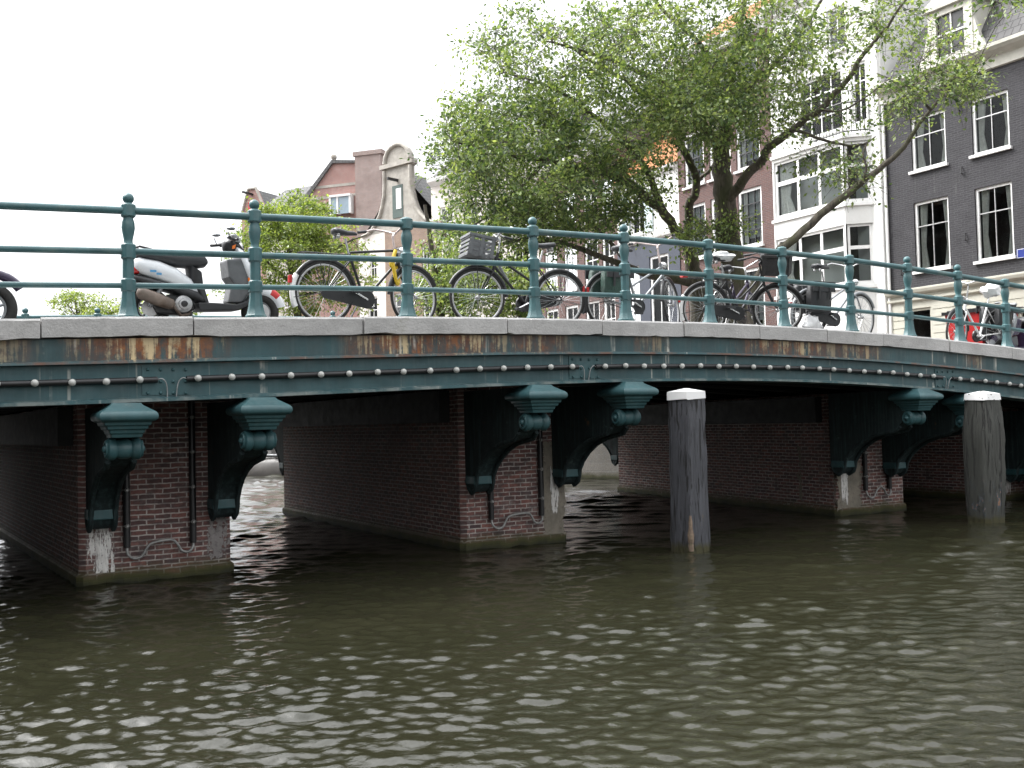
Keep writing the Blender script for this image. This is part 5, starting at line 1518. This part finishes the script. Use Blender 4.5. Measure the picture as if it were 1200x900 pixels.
# red cargo box standing behind the white bicycle
rb = empty('cargo_box', (15.75, YB+.5, ztop(15.75)-.01), R(2)); tag(rb, 'red wooden cargo box seen through the front wheel of the white bicycle', 'box')
mb = MB()
mb.add([(-.44, -.28, .12), (.40, -.28, .12), (.40, .28, .12), (-.44, .28, .12), (-.56, -.34, .80), (.50, -.34, .80), (.50, .34, .80), (-.56, .34, .80)], [(0, 1, 2, 3), (0, 1, 5, 4), (1, 2, 6, 5), (2, 3, 7, 6), (3, 0, 4, 7), (4, 5, 6, 7)])
mb.build('box_body', M['red'], rb, bevel=.012)
mb = MB(); mb.box(-.59, .53, -.37, -.343, .77, .82); mb.box(-.59, .53, .343, .37, .77, .82); mb.box(-.59, -.563, -.342, .342, .77, .82); mb.box(.503, .53, -.342, .342, .77, .82); mb.build('rim', M['black'], rb)
mb = MB(); mb.cbox((0, 0, .83), (1.04, .64, .03)); mb.build('lid', M['black'], rb, bevel=.008)
for sx in (-.38, .34):
    for sy in (-.22, .22):
        mb = MB(); mb.box(sx-.03, sx+.03, sy-.03, sy+.03, 0, .125); mb.build('foot', M['black'], rb)

# ================================================================== SCOOTERS
def scooter(label, x, y, heading, lean=0, bodym='scoot_white', dark='blackplastic', decal=True, big=False):
    """local x forward from the tail, z up from the road"""
    root = empty('scooter', (x, y, ztop(x)-.012), heading, R(lean)); tag(root, label, 'scooter', 'motor scooters parked on the bridge')
    def P(zx, zy, yy=0): return ((zx-140)*.00155, yy, (871-zy)*.001566)
    rw, fw = P(262, 741), P(985, 745)
    if big: rw, fw = (rw[0], 0, .25), (fw[0]+.08, 0, .25)
    for c, nm in ((rw, 0), (fw, 1)):
        kk = 1.30 if big else 1.0
        mb = MB(); mb.torus(c, .155*kk, .048, 'y', 40, 10, flat=1.05); w = mb.build('wheel', M['rubber'], root, smooth=60)
        mb = MB(); mb.torus(c, .112*kk, .016, 'y', 32, 6)
        for k in range(5):
            a = 2*PI*k/5+.3; mb.tube([(c[0]+.02*math.cos(a), 0, c[2]+.02*math.sin(a)), (c[0]+.11*kk*math.cos(a), 0, c[2]+.11*kk*math.sin(a))], [.02, .013], 6)
        mb.lathe([(.03, -.05), (.04, -.03), (.04, .03), (.03, .05)], c, 12, 'y'); mb.build('rim', M['silver'], w, smooth=50)
        mb = MB(); mb.lathe([(.05, -.062), (.085, -.06), (.085, -.056), (.05, -.054)], c, 24, 'y'); mb.build('brake_disc', M['alu'], w)
    # rear body shell
    mb = MB()
    mb.loft([(P(148, 470), .06, .05, R(-10), 2.5), (P(185, 470), .13, .08, R(-8), 2.6), (P(290, 500), .165, .105, R(-18), 2.8), (P(400, 540), .175, .10, R(-22), 2.8), (P(490, 590), .15, .085, R(-30), 2.6), (P(550, 640), .10, .05, R(-45), 2.4)], 20)
    b = mb.build('body_shell', M[bodym], root, smooth=60)
    mb = MB()
    mb.loft([(P(150, 545), .07, .035, R(-12), 2.6), (P(250, 580), .171, .045, R(-10), 3), (P(400, 612), .180, .045, R(-8), 3), (P(540, 655), .165, .05, R(-20), 3), (P(600, 690), .11, .045, R(-25), 3)], 18)
    mb.build('lower_fairing', M[dark], root, smooth=60)
    if decal:
        mb = MB(); c = P(285, 520)
        for (u0, z0, u1, z1) in ((-.06, .0, .0, .02), (.0, -.005, .05, -.025)):
            mb.box(c[0]+min(u0, u1), c[0]+max(u0, u1), -.174, -.170, c[2]+min(z0, z1), c[2]+max(z0, z1))
        mb.build('decal', M['blue_decal'], b)
    # tail lamp
    mb = MB(); mb.loft([(P(140, 510), .05, .03, 0, 3), (P(160, 505), .09, .045, 0, 3), (P(190, 505), .10, .04, 0, 3)], 14); mb.build('tail_lamp', M['redlens'], root, smooth=60)
    # seat
    mb = MB()
    mb.loft([(P(165, 400), .08, .02, R(-5), 3), (P(210, 400), .13, .045, R(-8), 3), (P(320, 415), .145, .055, R(-8), 3), (P(430, 425), .15, .075, R(0), 3), (P(540, 425), .15, .085, R(4), 3), (P(600, 425), .13, .065, R(10), 3), (P(622, 425), .08, .03, R(14), 2.6)], 20)
    s = mb.build('seat', M['saddle'], root, smooth=60)
    mb = MB(); mb.tube([P(190, 395, -.11), P(175, 365, -.11), P(190, 358, -.10), P(250, 372, -.12), P(300, 388, -.14)], .012, 8); mb.tube([P(190, 395, .11), P(175, 365, .11), P(190, 358, .10), P(250, 372, .12), P(300, 388, .14)], .012, 8); mb.tube([P(175, 365, -.11), P(175, 365, .11)], .012, 8)
    mb.build('grab_rail', M['black'], root, smooth=60)
    # apron under the seat
    mb = MB(); mb.loft([(P(540, 480), .14, .085, R(60), 3), (P(550, 560), .13, .075, R(75), 3), (P(585, 640), .12, .06, R(70), 3), (P(610, 700), .13, .05, R(60), 3)], 16); mb.build('seat_apron', M[dark], root, smooth=60)
    # floorboard
    mb = MB(); mb.prism([P(545, 700)[::2], P(640, 698)[::2], P(800, 702)[::2], P(862, 680)[::2], P(915, 612)[::2], P(938, 612)[::2], P(905, 690)[::2], P(815, 742)[::2], P(560, 755)[::2]], -.17, .17, 'y'); mb.build('floorboard', M[dark], root, bevel=.015)
    # leg shield and glove box
    mb = MB(); mb.loft([(P(828, 330), .10, .06, R(62), 3), (P(850, 400), .19, .055, R(66), 4), (P(895, 520), .20, .05, R(68), 4), (P(925, 600), .17, .05, R(66), 4), (P(930, 680), .12, .05, R(60), 3)], 20); mb.build('leg_shield', M[bodym], root, smooth=60)
    mb = MB(); mb.prism([P(735, 412)[::2], P(850, 400)[::2], P(912, 520)[::2], P(915, 590)[::2], P(785, 575)[::2], P(748, 525)[::2]], -.16, .16, 'y'); mb.build('glove_box', M['grey_plastic' if dark == 'blackplastic' else dark], root, bevel=.02)
    mb = MB(); mb.prism([P(770, 585)[::2], P(905, 600)[::2], P(845, 690)[::2], P(750, 690)[::2]], -.12, .12, 'y'); mb.build('inner_panel', M['grey_plastic'], root, bevel=.02)
    mb = MB(); c = P(893, 537); mb.lathe([(.012, -.185), (.03, -.18), (.034, -.165), (.034, -.15)], (c[0], 0, c[2]), 18, 'y'); mb.build('turn_signal', M['orange'], root, smooth=50)
    # front mudguard
    mb = MB(); mb.torus(fw, .33 if big else .225, .062 if not big else .045, 'y', 20, 10, R(35 if big else 15), R(150)); f = mb.build('front_mudguard', M[bodym], root, smooth=60)
    mb = MB(); mb.torus(fw, .332 if big else .227, .063 if not big else .046, 'y', 5, 10, R(42), R(64)); mb.build('red_stripe', M['red'] if decal else M[dark], f, smooth=60)
    mb = MB(); mb.loft([(P(945, 610), .10, .05, R(60), 3), (P(970, 560), .11, .06, R(60), 3), (P(920, 470), .09, .07, R(62), 3), (P(865, 360), .09, .07, R(62), 3)], 16); mb.build('front_panel', M[bodym], root, smooth=60)
    mb = MB()
    for sg in (-1, 1): mb.tube([P(925, 600, sg*.075), (fw[0], sg*.075, fw[2])], .022, 8)
    mb.build('front_fork', M['silver'], root, smooth=60)
    # head
    mb = MB(); mb.loft([(P(745, 345), .05, .02, R(60), 2.6), (P(765, 320), .09, .07, R(50), 2.8), (P(800, 305), .11, .085, R(40), 2.8), (P(838, 318), .10, .075, R(30), 2.6), (P(858, 330), .06, .045, R(30), 2.4)], 18); h = mb.build('head_fairing', M[dark], root, smooth=60)
    mb = MB(); c = P(852, 322); mb.lathe([(.03, .03), (.06, .0), (.065, -.03)], c, 16, 'x'); mb.build('head_lamp', M['chrome'], h, smooth=50)
    mb = MB(); mb.prism([P(778, 318)[::2], P(800, 308)[::2], P(795, 335)[::2], P(775, 340)[::2]], -.12, -.115, 'y'); mb.build('orange_marker', M['orange'] if decal else M['redlens'], h)
    mb = MB(); mb.prism([P(800, 292)[::2], P(770, 245)[::2], P(800, 235)[::2], P(830, 262)[::2], P(838, 298)[::2]], -.12, .12, 'y'); mb.build('fly_screen', M['cable'], h, bevel=.02)
    mb = MB(); mb.tube([P(775, 292, -.33), P(765, 288, -.2), P(785, 285, 0), P(765, 288, .2), P(775, 292, .33)], .013, 8); hb = mb.build('handlebar', M['black'], root, smooth=60)
    for sg in (-1, 1):
        mb = MB(); mb.tube([P(715, 288, sg*.37), P(770, 288, sg*.23)], .018, 8); mb.build('grip', M['blackplastic'], hb, smooth=60)
        mb = MB(); mb.tube([P(735, 285, sg*.26), P(722, 245, sg*.28)], .006, 6); mb.sphere(P(738, 222, sg*.29), .06, 14, 8, (.75, .9, .30)); mb.build('mirror', M['silver'], hb, smooth=60)
        mb = MB(); mb.tube([P(775, 283, sg*.22), P(725, 280, sg*.34)], .006, 6); mb.build('brake_lever', M['chrome'], hb, smooth=60)
    # engine, exhaust
    mb = MB(); mb.loft([(P(170, 640), .03, .035, R(-20), 2.2), (P(190, 655), .055, .06, R(-22), 2.4), (P(290, 690), .06, .065, R(-22), 2.4), (P(375, 720), .055, .055, R(-22), 2.4), (P(395, 728), .03, .03, R(-22), 2.2)], 16)
    mb.v = [(a, b-.17, c) for a, b, c in mb.v]; e = mb.build('exhaust', M['brown_metal'], root, smooth=60)
    mb = MB(); mb.tube([P(390, 728, -.17), P(440, 790, -.15), P(500, 775, -.10), P(520, 730, -.05)], .018, 8); mb.build('exhaust_pipe', M['brown_metal'], e, smooth=60)
    mb = MB(); mb.prism([P(255, 700)[::2], P(380, 650)[::2], P(520, 660)[::2], P(545, 740)[::2], P(470, 785)[::2], P(300, 780)[::2]], -.10, .10, 'y'); en = mb.build('engine', M['black'], root, bevel=.02)
    c = P(460, 712); mb = MB(); mb.lathe([(.03, -.165), (.05, -.16), (.055, -.15), (.085, -.14), (.09, -.10)], (c[0], 0, c[2]), 20, 'y'); mb.build('fan_cover', M['alu'], en, smooth=40)
    mb = MB(); mb.lathe([(.012, -.19), (.03, -.185), (.033, -.166)], (c[0], 0, c[2]), 14, 'y'); mb.build('fan_hub', M['black'], en, smooth=40)
    mb = MB(); mb.torus(rw, .215, .05, 'y', 14, 8, R(70), R(170)); mb.build('rear_mudguard', M['black'], root, smooth=60)
    mb = MB(); mb.tube([P(330, 600, -.12), P(250, 735, -.11)], .022, 8); mb.build('rear_shock', M['silver'], root, smooth=60)
    mb = MB()
    for sg in (-1, 1): mb.tube([P(520, 760, sg*.08), P(490, 868, sg*.14), P(450, 868, sg*.14)], .012, 6)
    mb.build('centre_stand', M['black'], root, smooth=60)
    return root
scooter('white and black motor scooter with an orange turn signal', 1.88, YB+.05, R(0), lean=3)
scooter('dark purple scooter at the left edge with only its silver front wheel showing', -.76, YB+.05, R(0), lean=3, bodym='purple', dark='purple', decal=False, big=True)
scooter('dark scooter facing left behind the rightmost railing post', 16.78, YB+.05, R(180), lean=-3, bodym='silver', dark='purple', decal=False)
# ================================================================== LIGHT, SKY, CAMERA
w = bpy.data.worlds.new('World'); scene.world = w; w.use_nodes = True
nt = w.node_tree; bg = nt.nodes['Background']
SUN_EL, SUN_AZ = R(52), R(-42)       # azimuth clockwise from +Y
sky = nt.nodes.new('ShaderNodeTexSky'); sky.sky_type = 'NISHITA'; sky.sun_disc = False
sky.sun_elevation = SUN_EL; sky.sun_rotation = SUN_AZ; sky.air_density = 1.0; sky.dust_density = 6.0; sky.ozone_density = 1.0
hs = nt.nodes.new('ShaderNodeHueSaturation'); hs.inputs['Saturation'].default_value = .10
nt.links.new(sky.outputs[0], hs.inputs['Color'])
mx = nt.nodes.new('ShaderNodeMix'); mx.data_type = 'RGBA'; mx.inputs[0].default_value = .45; mx.inputs[7].default_value = (13.0, 13.2, 13.6, 1)
nt.links.new(hs.outputs[0], mx.inputs[6]); # an overcast sky is about three times brighter overhead than at the horizon
tcw = nt.nodes.new('ShaderNodeTexCoord'); spz = nt.nodes.new('ShaderNodeSeparateXYZ'); nt.links.new(tcw.outputs['Generated'], spz.inputs[0])
mr = nt.nodes.new('ShaderNodeMapRange'); mr.inputs['From Min'].default_value = 0; mr.inputs['From Max'].default_value = .9; mr.inputs['To Min'].default_value = .55; mr.inputs['To Max'].default_value = 1.35
nt.links.new(spz.outputs['Z'], mr.inputs['Value'])
vm = nt.nodes.new('ShaderNodeVectorMath'); vm.operation = 'SCALE'; nt.links.new(mx.outputs[2], vm.inputs[0]); nt.links.new(mr.outputs[0], vm.inputs['Scale'])
# the veiled sun brightens the clouds around it
dt = nt.nodes.new('ShaderNodeVectorMath'); dt.operation = 'DOT_PRODUCT'
dt.inputs[1].default_value = (math.sin(SUN_AZ)*math.cos(SUN_EL), math.cos(SUN_AZ)*math.cos(SUN_EL), math.sin(SUN_EL))
nt.links.new(tcw.outputs['Generated'], dt.inputs[0])
pw = nt.nodes.new('ShaderNodeMath'); pw.operation = 'POWER'; pw.inputs[1].default_value = 3.0; pw.use_clamp = False
mxn = nt.nodes.new('ShaderNodeMath'); mxn.operation = 'MAXIMUM'; mxn.inputs[1].default_value = 0.0
nt.links.new(dt.outputs['Value'], mxn.inputs[0]); nt.links.new(mxn.outputs[0], pw.inputs[0])
ma = nt.nodes.new('ShaderNodeMath'); ma.operation = 'MULTIPLY_ADD'; ma.inputs[1].default_value = 2.0; ma.inputs[2].default_value = 1.35
nt.links.new(pw.outputs[0], ma.inputs[0])
vm2 = nt.nodes.new('ShaderNodeVectorMath'); vm2.operation = 'SCALE'; nt.links.new(vm.outputs[0], vm2.inputs[0]); nt.links.new(ma.outputs[0], vm2.inputs['Scale'])
nt.links.new(vm2.outputs[0], bg.inputs['Color'])
bg.inputs['Strength'].default_value = .115
sl = bpy.data.lights.new('sun', 'SUN'); sl.energy = 1.1; sl.angle = R(14); sl.color = (1, .97, .92)
so = bpy.data.objects.new('sun', sl); COL.objects.link(so)
d = Vector((math.sin(SUN_AZ)*math.cos(SUN_EL), math.cos(SUN_AZ)*math.cos(SUN_EL), math.sin(SUN_EL)))
so.rotation_euler = d.to_track_quat('Z', 'Y').to_euler(); so.location = (-20, 20, 40)
cd = bpy.data.cameras.new('camera'); cam = bpy.data.objects.new('camera', cd); COL.objects.link(cam); scene.camera = cam
cd.sensor_fit = 'HORIZONTAL'; cd.sensor_width = 36; cd.lens = 36*CAM_F/1200; cd.clip_start = .1; cd.clip_end = 2000
Mx = Matrix(((RT[0], UP[0], -FW[0], CAM_C[0]), (RT[1], UP[1], -FW[1], CAM_C[1]), (RT[2], UP[2], -FW[2], CAM_C[2]), (0, 0, 0, 1)))
cam.matrix_world = Mx
scene.view_settings.view_transform = 'Standard'; scene.view_settings.look = 'None'
scene.view_settings.exposure = .66; scene.view_settings.gamma = 1
scene.view_settings.use_curve_mapping = False
scene.render.engine = 'CYCLES'
scene.cycles.max_bounces = 8; scene.cycles.transparent_max_bounces = 12; scene.cycles.diffuse_bounces = 3; scene.cycles.glossy_bounces = 4
